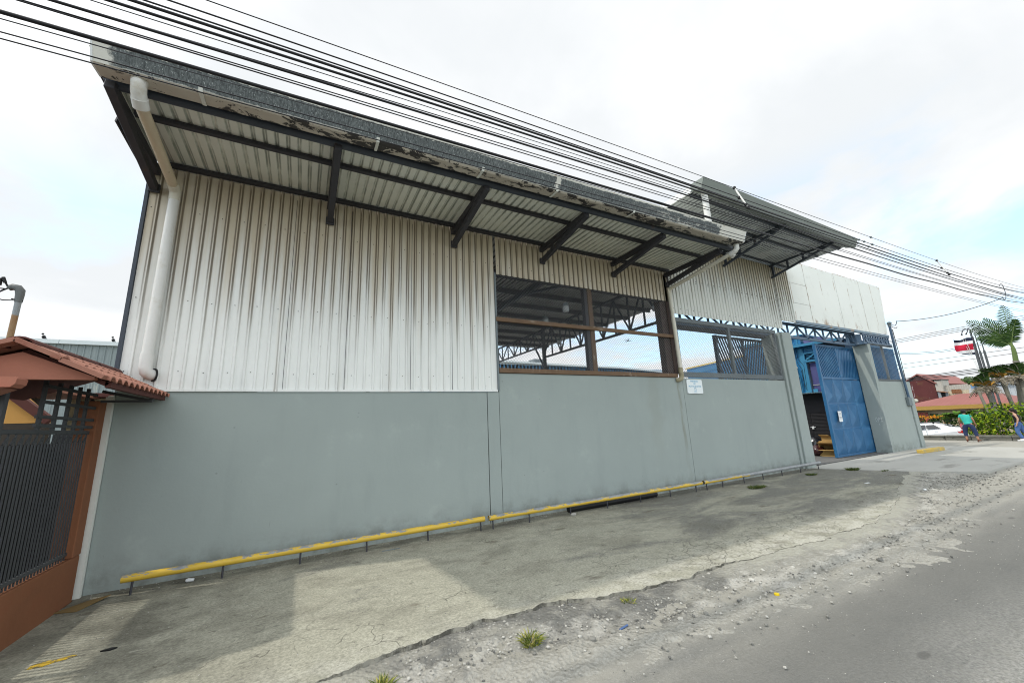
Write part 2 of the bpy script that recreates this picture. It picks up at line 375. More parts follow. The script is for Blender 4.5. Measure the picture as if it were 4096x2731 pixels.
# concrete driveway in front of the gate, warehouse yard, neighbour's carport floor
g = MB(); g.prism([(12.85,-.3),(13.55,-1.95),(14.4,-3.05),(22.6,-3.2),(22.6,.02),(12.85,.02)], 'z', -.06, .004); struct(g.build('driveway', M['apron']))
M['yard'] = plain('yard_gravel', (.13,.13,.125), .95, var=.5, scale=6, bump=.4)
g = MB(); g.box((-1.95,.15,-.06), (21.9,44,-.002)); struct(g.build('yard', M['yard']))
M['darkfloor'] = plain('shade_dark_floor', (.045,.045,.045), .85)  # near-black floor colour paints in the shade behind the grille
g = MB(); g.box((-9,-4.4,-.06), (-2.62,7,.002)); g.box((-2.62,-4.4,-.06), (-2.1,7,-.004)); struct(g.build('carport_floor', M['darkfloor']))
M['lot'] = plain('car_park_asphalt', (.14,.14,.135), .9, var=.3, scale=2)
g = MB(); g.box((27.3,-8,-.77), (60,40,-.65)); struct(g.build('car_park', M['lot']))

# rubble strip where the slab has broken away
from mathutils import noise as mn
bm = bmesh.new(); nx, ny = 620, 44; grid = []; ol = bm.verts.layers.float.new('outer')
for i in range(nx+1):
    xx = -2.6+16.6*i/nx; row = []; e0 = edge_y(min(xx, 13.5))+.06
    fl = max(.45, min(1, max(0, (xx-3.2)/1.4, (.9-xx)/.8))*.97); dk = (1-fl)*max(0, .55+.9*mn.noise(V((xx*2.3,5,0))))
    for jn in range(ny+1):
        v_ = jn/ny; yy = e0-v_*(1.15+.25*mn.noise(V((xx*.7,2,0))))
        hh = mn.fractal(V((xx*1.9, yy*2.6, 0)), .8, 2.1, 5); dip = -.035*max(0, 1-abs(v_-.02)/.07)-.03*max(0, 1-abs(v_-.30-.1*mn.noise(V((xx*1.7,0,3))))/.05)
        rock = max(0, mn.noise(V((xx*5.2, yy*6.5, 4))))*.06 + max(0, mn.noise(V((xx*13, yy*13, 9))))*.025
        fade = math.sin(PI*min(1, max(0, (v_+.10)/1.10)))**.8
        z = -.0575+fade*(.026+.045*hh+rock)*(1-.55*v_)+dip*dk if v_ < 1 else -.07; z = z+(-.004+.008*mn.noise(V((xx*9,yy*9,2)))-z)*min(1, max(0, (.34-v_)/.2))*fl
        vv = bm.verts.new((xx, yy, min(z, -.004))); vv[ol] = v_; row.append(vv)
    grid.append(row)
for i in range(nx):
    for jn in range(ny): bm.faces.new((grid[i][jn], grid[i][jn+1], grid[i+1][jn+1], grid[i+1][jn]))
bmesh.ops.recalc_face_normals(bm, faces=bm.faces)
me = bpy.data.meshes.new('verge'); bm.to_mesh(me); bm.free(); me.materials.append(M['verge'])
for p in me.polygons: p.use_smooth = True
o = bpy.data.objects.new('verge', me); COL.objects.link(o); struct(o)

# loose gravel: one uncountable mass
k = NT('gravel_stone', .9); ri = k.isl(); k.col(k.ramp(ri, [(0,(.10,.10,.095)),(.35,(.24,.235,.21)),(.75,(.36,.35,.315)),(1,(.48,.47,.43))])); M['stone'] = k.m
rocks = []
for q in range(7):
    b = bmesh.new(); bmesh.ops.create_icosphere(b, subdivisions=1, radius=1)
    vs = []
    for v_ in b.verts: vs.append(V((v_.co.x*rng.uniform(.7,1.25), v_.co.y*rng.uniform(.6,1.1), v_.co.z*rng.uniform(.45,.8))))
    rocks.append((vs, [tuple(x_.index for x_ in f.verts) for f in b.faces])); b.free()
g = MB()
def rock(x, y, z, s):
    vs, fs = rng.choice(rocks); a = rng.uniform(0, 2*PI); c_, s_ = math.cos(a), math.sin(a)
    g.add([(x+s*(p.x*c_-p.y*s_), y+s*(p.x*s_+p.y*c_), z+s*p.z) for p in vs], fs)
for i in range(9000):
    u = rng.random()
    if u < .62:
        x = rng.uniform(-2.2, 14); y = edge_y(min(x, 13.5))-abs(rng.gauss(.28, .33)); z = -.03; s = rng.choice((.004,.006,.008,.010,.013))*rng.uniform(.7,1.3)
        if rng.random() < .03: s *= 2.4
    elif u < .8:
        x = rng.uniform(-1.9, 13); y = rng.uniform(-3.0, -.02); z = .001; s = rng.uniform(.002, .006)
        if x > 3: s *= 1.3
    elif u < .86:
        x = rng.uniform(-1.9, 12.8); y = -abs(rng.gauss(.02, .10)); z = .002; s = rng.uniform(.003, .009)
    else:
        x = rng.uniform(-1, 17); y = edge_y(min(x, 13.5))-.8-abs(rng.gauss(0, .9)); z = -.044; s = rng.uniform(.002, .0055)
    rock(x, y, z, s)
for i in range(1500):
    x = rng.gauss(11.5, 2.6); y = -3.0+rng.gauss(0, .5); rock(x, y, -.036, rng.uniform(.008, .022))
o = g.build('gravel', M['stone'], fix=False); o['kind'] = 'stuff'; tag(o, 'loose pale gravel along the broken edge of the pavement', 'gravel')

# kerb wall of stone blocks at the far side of the cross street
def mat_kerb():
    k = NT('kerb_stone', .9); b = k.mix(k.noise(2.5, 5), (.10,.10,.088), (.22,.215,.185))
    b = k.mix(k.step(k.noise(7, 4), .55, .7), b, (.06,.06,.05)); k.col(b); k.bump(k.noise(20, 4), .4, .02); return k.m
M['kerb'] = mat_kerb()
t_ = thing('kerb_wall', 'low weathered stone kerb wall between the street and the white car', 'wall', (27.1, -1, -.045))
y = -9.
while y < 14:
    L = rng.uniform(.75, 1.3); m_ = MB(); m_.box((27.0, y+.008, -.1), (27.28, y+L-.008, .10)); m_.box((26.97, y+.004, .10), (27.32, y+L-.004, .175+rng.uniform(-.008,.008)))
    m_.build('kerb_block', M['kerb'], t_, bevel=.012); y += L
m_ = MB(); m_.box((27.02,-9,-.76), (27.26,14,-.102)); m_.build('footing', M['kerb'], t_)
# ------------------------------------------------------------------ building materials
def mat_wall():
    k = NT('grey_green_paint', .85, 0, .25); x, y, z = k.sep()
    b = k.mix(k.noise(.9, 6, .6), (.27,.308,.293), (.33,.372,.353))
    b = k.mix(k.math('MULTIPLY', k.step(k.noise(2.2, 5, .6, k.co(1.6, 1, .35)), .5, .75), .38), b, (.255,.295,.28))
    b = k.mix(k.math('MULTIPLY', k.step(k.noise(1.7, 6, .65), .56, .72), .35), b, (.375,.42,.395))
    # scuffs, splashes of mud at the foot, small dark chips
    foot = k.math('MULTIPLY', k.step(z, .45, .0), k.step(k.noise(3.2, 5, .65), .38, .7))
    b = k.mix(k.math('MULTIPLY', foot, .68), b, (.13,.135,.115))
    sc_ = k.math('MULTIPLY', k.step(k.noise(6, 3, .5, k.co(3.2, 1, .6)), .70, .76), k.step(z, 1.7, .5))
    b = k.mix(k.math('MULTIPLY', sc_, .3), b, (.12,.13,.125))
    chip = k.math('MULTIPLY', k.step(k.vor(4.5).outputs['Distance'], .07, .04), k.step(k.noise(1.2, 2), .5, .56))
    b = k.mix(k.math('MULTIPLY', chip, .3), b, (.09,.09,.085))
    # rusty drip under the downpipe outlet
    dx = k.math('ABSOLUTE', k.math('SUBTRACT', k.math('ADD', x, k.math('MULTIPLY', k.math('SUBTRACT', k.noise(3, 3), .5), .12)), 7.86))
    dr = k.math('MULTIPLY', k.math('MULTIPLY', k.step(dx, .075, .015), k.step(z, .1, 1.4)), k.step(z, 2.42, 2.36))
    dr = k.math('MULTIPLY', dr, k.step(k.noise(7, 4, .6, k.co(1,1,.3)), .3, .6))
    b = k.mix(k.math('MULTIPLY', dr, .5), b, (.17,.165,.12))
    dx2 = k.math('ABSOLUTE', k.math('SUBTRACT', k.math('ADD', x, k.math('MULTIPLY', k.math('SUBTRACT', k.noise(2, 3), .5), .5)), 7.0))
    b = k.mix(k.math('MULTIPLY', k.math('MULTIPLY', k.step(dx2, .3, .05), k.step(z, .3, 1.6)), .16), b, (.2,.2,.14))
    k.col(b); k.bump(k.math('ADD', k.noise(24, 5, .65), k.math('MULTIPLY', k.noise(5, 3), .7)), .22, .008); return k.m
M['wall'] = mat_wall()

def mat_clad(name, p, c0, c1, dirt, amt, top, bot, ax=0, fr=(.56,.92), vfade=True, s0=-1.97):
    "painted ribbed sheet; grime sits in the rib flanks and runs down from the eaves"
    k = NT(name, .55, 0, .4); xyz = k.sep(); x, z = xyz[ax], xyz[2]
    b = k.mix(k.noise(1.3, 5, .6), c0, c1)
    b = k.mix(k.math('MULTIPLY', k.step(k.noise(3, 4, .6, k.co(2.5, 2.5, .25)), .5, .72), .3 if vfade else .06), b, tuple(q*.75 for q in c0))
    ph = k.math('FRACT', k.math('DIVIDE', k.math('ADD', x, 400*p-s0), p))
    l1 = k.math('MULTIPLY', k.step(ph, fr[0]-.07, fr[0]+.03), k.step(ph, fr[0]+.20, fr[0]+.10))
    l2 = k.math('MULTIPLY', k.step(ph, fr[1]-.18, fr[1]-.09), k.step(ph, fr[1]+.08, fr[1]+.0))
    gro = k.math('MAXIMUM', l1, l2)
    if vfade:
        run = k.math('ADD', k.step(z, bot, top), k.math('MULTIPLY', k.math('SUBTRACT', k.noise(2.4, 4, .6, k.co(3.0, 3.0, .12)), .5), 1.5))
        gv = k.math('MULTIPLY', gro, k.step(run, .0, .5))
        film = k.math('MULTIPLY', k.step(run, .1, 1.0), .85)
    else:
        gv = k.math('MULTIPLY', gro, k.step(k.noise(2, 4, .6), .3, .6)); film = k.math('MULTIPLY', k.step(k.noise(1.4, 5), .45, .75), .12)
    b = k.mix(film, b, tuple(q*(.66,.55,.40)[i] for i, q in enumerate(c1)))
    b = k.mix(k.math('MULTIPLY', gv, amt), b, dirt)
    spk = k.math('MULTIPLY', k.step(k.vor(5).outputs['Distance'], .05, .03), k.step(k.noise(1.5, 2), .5, .55))
    b = k.mix(k.math('MULTIPLY', spk, .7), b, (.12,.10,.08))
    k.col(b); k.bump(k.noise(9, 3), .06, .01); return k.m
PW = .127
M['clad'] = mat_clad('white_ribbed_sheet', PW, (.70,.71,.68), (.80,.805,.77), (.115,.088,.055), .78, 5.2, 2.5)
PW2 = .127; M['clad2'] = mat_clad('grey_ribbed_sheet', PW2, (.56,.575,.53), (.66,.67,.62), (.15,.14,.11), .8, 6.3, 4.3, s0=8.02)
M['soffit'] = mat_clad('cream_soffit_sheet', PW, (.70,.71,.63), (.77,.78,.69), (.27,.29,.25), .75, 1, 0, vfade=False, s0=-2.0)
M['soffit2'] = mat_clad('galvanised_soffit', PW2, (.42,.45,.46), (.54,.57,.58), (.10,.11,.12), .9, 1, 0, vfade=False, s0=7.0)
M['inroof'] = mat_clad('dull_roof_underside', PW, (.46,.45,.42), (.58,.57,.53), (.07,.065,.06), .8, 1, 0, vfade=False, s0=-2.0)
M['steel'] = plain('dark_brown_steel', (.05,.05,.058), .6, var=.35, scale=5, c2=(.07,.052,.042), thr=(.62,.75))
M['bluesteel'] = plain('dark_blue_grey_steel', (.055,.066,.085), .5, var=.45, scale=4, c2=(.10,.062,.04), thr=(.62,.72), s2=2)
M['truss'] = plain('blue_painted_steel', (.075,.125,.19), .5, var=.35, scale=3, c2=(.16,.21,.26), thr=(.55,.72), s2=3)
M['greysteel'] = plain('grey_painted_steel', (.16,.19,.20), .55, var=.3, scale=5, c2=(.09,.10,.105), thr=(.55,.7), s2=6)
M['timber'] = plain('weathered_brown_timber', (.165,.105,.065), .85, var=.4, scale=6, c2=(.33,.27,.21), thr=(.58,.68), s2=7, bump=.3)
M['wire'] = plain('dull_wire', (.17,.17,.17), .5, metal=.2, var=.2)
M['pvc'] = plain('white_pvc', (.68,.675,.64), .45, var=.15, scale=2.5, c2=(.44,.39,.29), thr=(.52,.75), s2=2.5)
M['pvcold'] = plain('yellowed_pvc', (.58,.49,.35), .5, var=.2, scale=4, c2=(.25,.18,.11), thr=(.62,.75), s2=7)
M['pvccream'] = plain('cream_pvc', (.66,.63,.53), .45, var=.15, scale=3, c2=(.42,.36,.24), thr=(.6,.75), s2=4)
M['black'] = plain('black_rubber', (.012,.012,.013), .5, var=.3)
def mat_gutter():
    k = NT('peeling_gutter_paint', .55, .0, .4); x, y, z = k.sep(); z = k.math('ADD', z, k.math('MULTIPLY', k.math('SUBTRACT', 8.14, x), .0069)); kz = lambda q: q
    paint = k.mix(k.noise(2, 5), (.56,.55,.49), (.70,.69,.63))
    bare = k.mix(k.step(k.noise(26, 5, .75, k.co(2.2, 1, .7)), .3, .7), (.028,.034,.036), (.15,.17,.17))
    bare = k.mix(k.step(k.noise(60, 2, .6, k.co(1.6,1,.5)), .62, .70), bare, (.36,.39,.39))
    rag = k.noise(9, 6, .7)
    # paint survives on the top edge, at both ends and at the joints
    edge = k.step(k.math('ADD', z, k.math('MULTIPLY', k.math('SUBTRACT', rag, .5), .07)), kz(5.376), kz(5.384))
    low = k.math('MULTIPLY', k.step(k.math('ADD', z, k.math('MULTIPLY', k.math('SUBTRACT', rag, .5), .05)), 5.219, 5.213), .55)
    ends = k.math('ADD', k.step(k.math('ADD', x, k.math('MULTIPLY', rag, .25)), -1.68, -1.74), k.step(k.math('ADD', x, k.math('MULTIPLY', rag, .3)), 7.45, 7.5))
    jo = k.step(k.math('ABSOLUTE', k.math('SUBTRACT', k.math('ADD', x, k.math('MULTIPLY', k.math('SUBTRACT', rag, .5), .3)), 3.32)), .05, .02)
    scr = k.math('MULTIPLY', k.step(x, 4.6, 7.2), k.step(k.noise(5, 6, .75, k.co(.7, 1, 2.2)), .52, .57))
    keep = k.math('MAXIMUM', k.math('MAXIMUM', k.math('MAXIMUM', edge, low), k.math('MAXIMUM', ends, jo)), scr)
    face = k.mix(keep, bare, paint)
    # underside: cream paint with black flaked islands
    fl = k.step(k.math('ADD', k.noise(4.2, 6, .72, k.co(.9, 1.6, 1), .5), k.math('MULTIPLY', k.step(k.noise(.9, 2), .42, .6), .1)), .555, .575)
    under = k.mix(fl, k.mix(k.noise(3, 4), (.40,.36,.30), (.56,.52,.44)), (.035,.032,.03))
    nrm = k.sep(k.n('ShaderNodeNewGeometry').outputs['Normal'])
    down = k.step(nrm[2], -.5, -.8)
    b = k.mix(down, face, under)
    rs = k.math('MULTIPLY', k.step(k.noise(2.2, 5, .65, k.co(2, 1, 1)), .62, .7), .7)
    b = k.mix(k.math('MULTIPLY', rs, k.step(z, 5.36, 5.40)), b, (.30,.14,.05))
    k.col(b); return k.m
M['gutter'] = mat_gutter()
M['gutter2'] = plain('grey_green_gutter', (.20,.225,.205), .5, var=.15, scale=2, c2=(.27,.29,.27), thr=(.55,.75))
M['white'] = plain('white_paint', (.72,.74,.74), .5, var=.08)
M['whiterust'] = plain('white_steel_rusty', (.66,.67,.62), .55, var=.1, scale=3, c2=(.34,.20,.09), thr=(.66,.74), s2=5)
def mat_panel():
    k = NT('off_white_flat_sheet', .6, 0, .35); x, y, z = k.sep()
    b = k.mix(k.noise(1.0, 5), (.68,.70,.65), (.77,.785,.735))
    b = k.mix(k.math('MULTIPLY', k.step(k.noise(1.6, 5, .65), .56, .72), .35), b, (.46,.46,.40))
    sx = k.math('FRACT', k.math('DIVIDE', k.math('SUBTRACT', x, 14.98), 1.045))
    seam = k.math('MAXIMUM', k.step(sx, .035, .0), k.step(sx, .965, 1))
    rst = k.math('MULTIPLY', seam, k.step(k.noise(2.2, 5, .7, k.co(1, 1, .8)), .46, .6))
    rst = k.math('MAXIMUM', rst, k.math('MULTIPLY', k.step(z, 4.85, 4.5), k.step(k.noise(2.3, 6, .7, k.co(1.2, 1, .7)), .52, .66)))
    rst = k.math('MAXIMUM', rst, k.step(k.math('ADD', z, k.math('MULTIPLY', k.noise(5, 5, .7), .14)), 6.63, 6.66))
    rst = k.math('MAXIMUM', rst, k.math('MULTIPLY', k.step(x, 20.85, 21.1), k.step(k.noise(3, 5, .7), .55, .65)))
    b = k.mix(k.math('MULTIPLY', rst, .8), b, k.mix(k.noise(12, 3), (.36,.20,.08), (.16,.075,.03)))
    k.col(b); k.bump(k.noise(.8, 3), .25, .05); return k.m
M['panel'] = mat_panel()

# ================================================================== WAREHOUSE (left bay)
W = thing('warehouse', 'long grey warehouse with white ribbed sheet wall, wide canopy and a mesh-covered opening', 'building')
b = MB(); b.box((-1.96,0,-.1), (2.84,.15,2.168)); b.build('wall', M['wall'], W)
b = MB(); b.box((3.085,0,-.1), (8.02,.15,2.505)); b.build('wall', M['wall'], W)
b = MB(); b.box((2.852,-.006,-.1), (3.073,.15,2.168)); b.build('pilaster', M['wall'], W)
# upper cladding: full height left, above the opening right, ribs facing the street
b = MB()
b.sheet(trap(-1.97, 3.055, PW), 'z', 2.19, 5.20)
b.sheet(trap(-1.97+PW*40, 7.97, PW), 'z', 4.42, 5.20)
b.cur = 1
for zr, x1 in ((2.42, 3.0), (3.35, 3.0), (4.60, 7.9)):
    q = -1.97+PW*.3
    kx = 0
    while q < x1:
        if kx % 2 == 0: b.tube([(q,-.001,zr+.01*math.sin(q*7)), (q,-.007,zr+.01*math.sin(q*7))], .006, 6, smooth=False)
        q += PW; kx += 1
b.build('cladding', [M['clad'], M['black']], W, fix=False)
b = MB(); b.box((-1.965,-.027,2.170), (3.05,-.001,2.20)); b.build('drip_edge', M['clad'], W)
b = MB()
for q in (-.275, .51, 1.49, 2.2): b.box((q-.003,-.0245,2.19), (q+.003,-.0205,5.1))
b.build('sheet_lap', M['steel'], W)
b = MB(); b.box((3.055,-.03,2.19), (3.085,.03,4.43)); b.build('corner_trim', M['greysteel'], W)
b = MB(); b.box((-2.01,-.03,2.25), (-1.975,.02,4.95)); b.build('corner_trim', M['bluesteel'], W)
b = MB(); b.sheet([(a, -1.985-(c+.0)) for a, c in [(p[0], -p[1]) for p in trap(.02, 10, PW, out=1)]], 'z', 0, 5.2); b.v = [(v_[1], v_[0], v_[2]) for v_ in b.v]
b.build('side_wall', M['clad'], W)
# canopy
b = MB(); b.sheet([(x_, 5.262+h_) for x_, h_ in trap(-2.0, 8.06, PW, d=.022, out=1)], 'y', -1.80, -.02); b.build('canopy_sheet', M['soffit'], W)
b = MB(); b.sheet([(x_, 5.262+h_) for x_, h_ in trap(-2.0, 10.45, PW, d=.022, out=1)], 'y', .03, 9.95); b.build('roof_sheet', M['inroof'], W)
for y_, z_ in ((-.98, 5.20), (-.055, 5.195)):
    b = MB(); b.box((-1.9,y_-.035,z_), (7.98,y_+.035,z_+.058)); b.build('purlin', M['steel'], W, bevel=.006)
b = MB(); b.tube([(-1.98,-1.45,5.18),(8.14,-1.60,5.19)], .052, 14); b.build('edge_pipe', M['bluesteel'], W)
for x_ in (-1.93, .18, 2.24, 4.16, 6.10, 7.88):
    b = MB(); b.bar((x_,-.02,5.10), (x_,-1.50,5.13), .085, .10); r_ = b.build('canopy_bracket', M['steel'], W, bevel=.006)
    b = MB(); b.bar((x_+.01,-.035,4.85), (x_+.01,-1.53,5.115), .085, .095); b.box((x_-.05,-.06,4.79), (x_+.07,-.022,4.91)); b.build('brace', M['steel'], r_, bevel=.006)
b = MB(); b.prism([(-.93,5.24),(-.99,5.07),(.10,5.02),(.10,5.24)], 'x', -2.045, -2.03); b.prism([(-1.45,5.34),(-1.45,5.25),(-.9,5.24),(-.9,5.30)], 'x', -2.045, -2.03); b.build('end_flashing', M['steel'], W)
def skew(mb):      # the gutter runs slightly out of square with the wall
    for i, (x, y, z) in enumerate(mb.v): u = (8.14-x)/10.14; mb.v[i] = (x, y+.14*u, z-.07*u)
b = MB(); prof = [(-1.70,5.40),(-1.705,5.205),(-1.875,5.190),(-1.90,5.208),(-1.985,5.405),(-1.955,5.41),(-1.89,5.235),(-1.73,5.23),(-1.72,5.40)]
b.prism(prof, 'x', -1.97, 8.14); skew(b); gt = b.build('gutter', M['gutter'], W)
for x_ in (-1.986, 8.14):
    b = MB(); b.prism([(-1.70,5.40),(-1.705,5.205),(-1.875,5.19),(-1.905,5.203),(-1.985,5.405)], 'x', x_, x_+.016); skew(b); b.build('end_cap', M['white'], gt)
for x_ in (-1.15, .62, 2.05, 3.32, 4.95):
    b = MB(); b.prism([(-1.708,5.189),(-1.91,5.174),(-1.935,5.22),(-1.925,5.222),(-1.903,5.182),(-1.708,5.196)], 'x', x_-.018, x_+.018); skew(b); b.build('strap', M['whiterust'], gt)
# downpipes
def arc(c, r, a0, a1, u, v, n=7):
    return [V(c)+V(u)*r*math.cos(math.radians(a0+(a1-a0)*i/n))+V(v)*r*math.sin(math.radians(a0+(a1-a0)*i/n)) for i in range(n+1)]
D = thing('downpipe', 'thick white downpipe with a yellowed slanting length, near the left end of the wall', 'downpipe', (-1.7,-.09,2.35))
b = MB(); b.tube([(-1.66,-1.67,5.19),(-1.66,-1.67,5.10),(-1.665,-1.63,5.03),(-1.668,-1.55,4.975)], .064, 14); b.tube([(-1.66,-1.67,5.19),(-1.66,-1.67,5.12)], .07, 14); b.tube([(-1.666,-1.59,5.0),(-1.67,-1.50,4.955)], .07, 14); b.build('elbow', M['pvc'], D)
b = MB(); b.tube([(-1.668,-1.54,4.967),(-1.69,-.17,4.845)], .056, 14); b.build('slanted_pipe', M['pvcold'], D)
b = MB(); b.tube([(-1.687,-.25,4.85),(-1.69,-.15,4.84),(-1.69,-.10,4.80),(-1.69,-.09,4.70)], .062, 14); b.build('elbow', M['pvccream'], D)
b = MB(); b.tube([(-1.69,-.09,4.72),(-1.715,-.09,2.56)], .058, 14); b.build('upright_pipe', M['pvc'], D)
b = MB(); b.tube([(-1.715,-.09,2.62),(-1.715,-.09,2.45),(-1.705,-.085,2.40),(-1.68,-.06,2.375),(-1.65,-.01,2.37)], .066, 14); b.build('elbow', M['pvc'], D)
b = MB(); b.tube([(-1.652,-.024,2.37),(-1.64,-.015,2.37)], .082, 14); b.build('wall_seal', M['black'], D)
D = thing('downpipe', 'slim cream downpipe at the right end of the canopy, ending above the parking sign', 'downpipe', (7.9,-.09,2.42))
b = MB(); b.tube([(8.07,-1.77,5.20),(8.07,-1.77,5.10),(8.06,-1.72,5.05),(8.05,-1.62,5.02)], .056, 12); b.tube([(8.10,-1.66,5.02),(8.13,-1.60,4.99)], .05, 12); b.build('elbow', M['pvc'], D)
b = MB(); b.tube([(8.05,-1.66,5.03),(7.88,-.14,4.72)], .044, 12); b.tube([(7.98,-1.02,4.90),(7.975,-.95,4.886)], .05, 12); b.build('slanted_pipe', M['pvccream'], D)
b = MB(); b.tube([(7.88,-.17,4.727),(7.872,-.10,4.70),(7.87,-.085,4.60)], .052, 12); b.tube([(7.87,-.085,4.64),(7.905,-.085,2.70)], .046, 12); b.build('upright_pipe', M['pvccream'], D)
b = MB(); b.tube([(7.905,-.085,2.74),(7.905,-.085,2.52),(7.89,-.08,2.47),(7.85,-.055,2.45),(7.82,-.0,2.45)], .054, 12); b.tube([(7.905,-.085,2.60),(7.905,-.085,2.56)], .06, 12); b.build('elbow', plain('stained_pvc', (.36,.32,.21), .6, var=.4, scale=9, c2=(.12,.10,.07), thr=(.5,.7), s2=12), D)

# opening with timber frame and diamond mesh
fr_ = MB(); fr_.box((3.09,-.035,2.512), (7.86,.14,2.60)); fr = fr_.build('window_frame', M['timber'], W, bevel=.006)
b = MB(); b.box((3.06,-.045,3.475), (7.95,.0,3.555)); b.build('rail', M['timber'], fr, bevel=.006)
b = MB(); b.box((5.335,.022,2.602), (5.455,.12,4.55)); b.build('post', M['timber'], fr, bevel=.006)
b = MB(); b.box((5.245,.035,2.602), (5.33,.14,4.55)); b.build('post', M['steel'], fr)
b = MB(); b.box((7.60,.03,2.603), (7.80,.20,5.1)); b.box((7.805,.0,2.603), (7.99,.16,5.1)); b.build('post', plain('rust_brown_steel', (.075,.05,.042), .7, var=.5, scale=3), fr)
b = MB(); b.box((3.055,.03,4.40), (7.95,.10,4.50)); b.build('lintel', M['steel'], fr)
b = MB(); chain(b, 3.09, 7.80, 2.60, 4.42, .008, .064, .0018); b.build('diamond_mesh', M['wire'], fr, fix=False)
# interior frame
for y_ in [1.05*i+.6 for i in range(1, 9)]:
    b = MB(); b.box((-1.9,y_-.035,5.13), (10.3,y_+.035,5.258)); b.build('roof_purlin', M['steel'], W)
def truss(mb, p0, p1, h, n, w=.05, ud=(0,0,1)):
    p0, p1 = V(p0), V(p1); u = V((0,0,h))
    mb.bar(p0, p1, w, w*1.2); mb.bar(p0+u, p1+u, w, w*1.2)
    for i in range(n+1):
        a = p0+(p1-p0)*i/n; mb.bar(a, a+u, w*.75)
        if i < n:
            c = p0+(p1-p0)*(i+1)/n
            (mb.bar(a+u, c, w*.7) if i % 2 else mb.bar(a, c+u, w*.7))
for x_, z_ in ((7.95,4.0),(5.1,4.35),(2.2,4.35)):
    b = MB(); y1 = 5.85 if x_ > 7 else 9.9
    if x_ > 7: truss(b, (x_,.30,z_), (x_,y1,z_), 5.08-z_, 10, .055)
    else: b.box((x_-.05,.3,5.0), (x_+.05,y1,5.125)); b.bar((x_,.3,4.6), (x_,2.2,5.0), .06); b.bar((x_,7.8,5.0), (x_,9.9,4.6), .06)
    if x_ > 7: truss(b, (x_+.0,5.95,4.45), (x_,9.9,4.45), .62, 7, .05); b.bar((x_,5.85,0), (x_,5.85,5.1), .11); b.bar((x_,5.85,3.55), (x_,6.45,4.45), .05)
    b.build('roof_truss', M['bluesteel'], W)
for x_ in (-1.8, 2.2, 5.1, 7.95):
    b = MB(); b.box((x_-.06,9.8,0), (x_+.06,9.92,5.1)); b.build('column', M['bluesteel'], W)
k = NT('frosted_glass', .25, 0, .5); k.col((.75,.78,.80)); k.b.inputs['Transmission Weight'].default_value = .35; M['glass_white'] = k.m
L0 = None
for (x_, y_, z_), lab in (((7.86,.40,4.28), 'glass bay lamp under the roof, nearest the downpipe'), ((7.86,4.72,4.27), 'glass bay lamp farthest back, low over the blue roof line'), ((5.12,1.40,3.93), 'glass bay lamp just behind the middle post'), ((5.12,.55,4.02), 'glass bay lamp above the brown rail, left of the post')):
    t_ = thing('bay_lamp', lab, 'lamp', (x_,y_,z_), 'bay lamps hanging inside the warehouse')
    b = MB(); b.tube([(x_,y_,z_),(x_,y_,z_+.03),(x_,y_,z_+.13)], [.06,.075,.07], 14); b.build('glass_shade', M['glass_white'], t_)
    b = MB(); b.tube([(x_,y_,z_+.131),(x_,y_,z_+.21)], [.075,.05], 12); b.tube([(x_,y_,z_+.2),(x_,y_,5.2)], .008, 6); b.build('housing', M['greysteel'], t_)

# ================================================================== GATEHOUSE BAY (right)
A = thing('gate_building', 'right-hand bay with a higher canopy, off-white flat panels and a blue sliding gate', 'building')
b = MB(); b.box((8.03,0,-.1), (12.53,.15,2.50)); b.build('wall', M['wall'], A)
b = MB(); b.box((18.992,.001,-.1), (21.36,.14,2.575)); b.build('wall', M['wall'], A)
b = MB(); b.box((12.54,-.05,-.1), (12.66,.45,3.9)); b.box((12.665,-.10,-.1), (13.17,.50,3.98)); b.build('gate_pillar', M['wall'], A, bevel=.01)
b = MB(); b.prism([(18.77,0),(18.99,0),(18.99,.47),(18.77,.47)], 'z', -.1, 4.0); b.build('gate_pillar', M['wall'], A, bevel=.008)
b = MB(); b.box((21.40,-.04,-.1), (21.76,.16,2.57)); b.build('end_pillar', M['wall'], A, bevel=.01)
b = MB(); b.box((21.362,.03,-.1), (21.398,.12,2.5)); b.build('joint', M['wall'], A)
b = MB(); b.sheet(trap(8.02, 13.02, PW2, .018), 'z', 4.12, 6.2); b.sheet(trap(8.02+PW2*39, 13.84, PW2, .018), 'z', 4.38, 6.2)
b.cur = 1
for zr in (4.27, 5.05, 5.1):
    q = 8.02+PW2*.3
    while q < 13.75:
        if rng.random() < .75: b.tube([(q,-.001,zr+(.12 if q > 13 and zr < 4.4 else 0)), (q,-.008,zr+(.12 if q > 13 and zr < 4.4 else 0))], .009, 6, smooth=False)
        q += PW2*2
b.build('cladding', [M['clad2'], M['black']], A, fix=False)
# flat panels, each sheet its own leaf with a dark lap between
xs = [13.86,14.97,16.12,17.19,18.23,19.2,20.19]
for i, x_ in enumerate(xs):
    b = MB()
    if i == 0:
        for z0, z1 in ((4.47,5.075),(5.085,5.775),(5.785,6.60)): b.box((x_,-.012,z0), (xs[1]-.012,.0,z1))
    else:
        x1 = xs[i+1]-.012 if i < 6 else None
        if x1: b.box((x_,-.012-.004*(i%2),4.48), (x1,.0,6.59-.008*(i%3)))
        else: b.prism([(x_,4.49),(20.86,4.52),(21.2,6.56),(x_,6.58)], 'y', -.012, 0)
    b.build('wall_panel', M['panel'], A)
b = MB(); b.prism([(13.86,4.5),(20.84,4.52),(21.15,6.54),(13.86,6.55)], 'y', .004, .04); b.build('backing', M['steel'], A)
b = MB(); b.box((13.84,-.03,4.39), (20.9,.06,4.468)); b.build('ledge_beam', plain('blue_grey_beam_rust', (.16,.23,.29), .55, var=.25, scale=2, c2=(.34,.22,.11), thr=(.52,.64), s2=1.6), A)
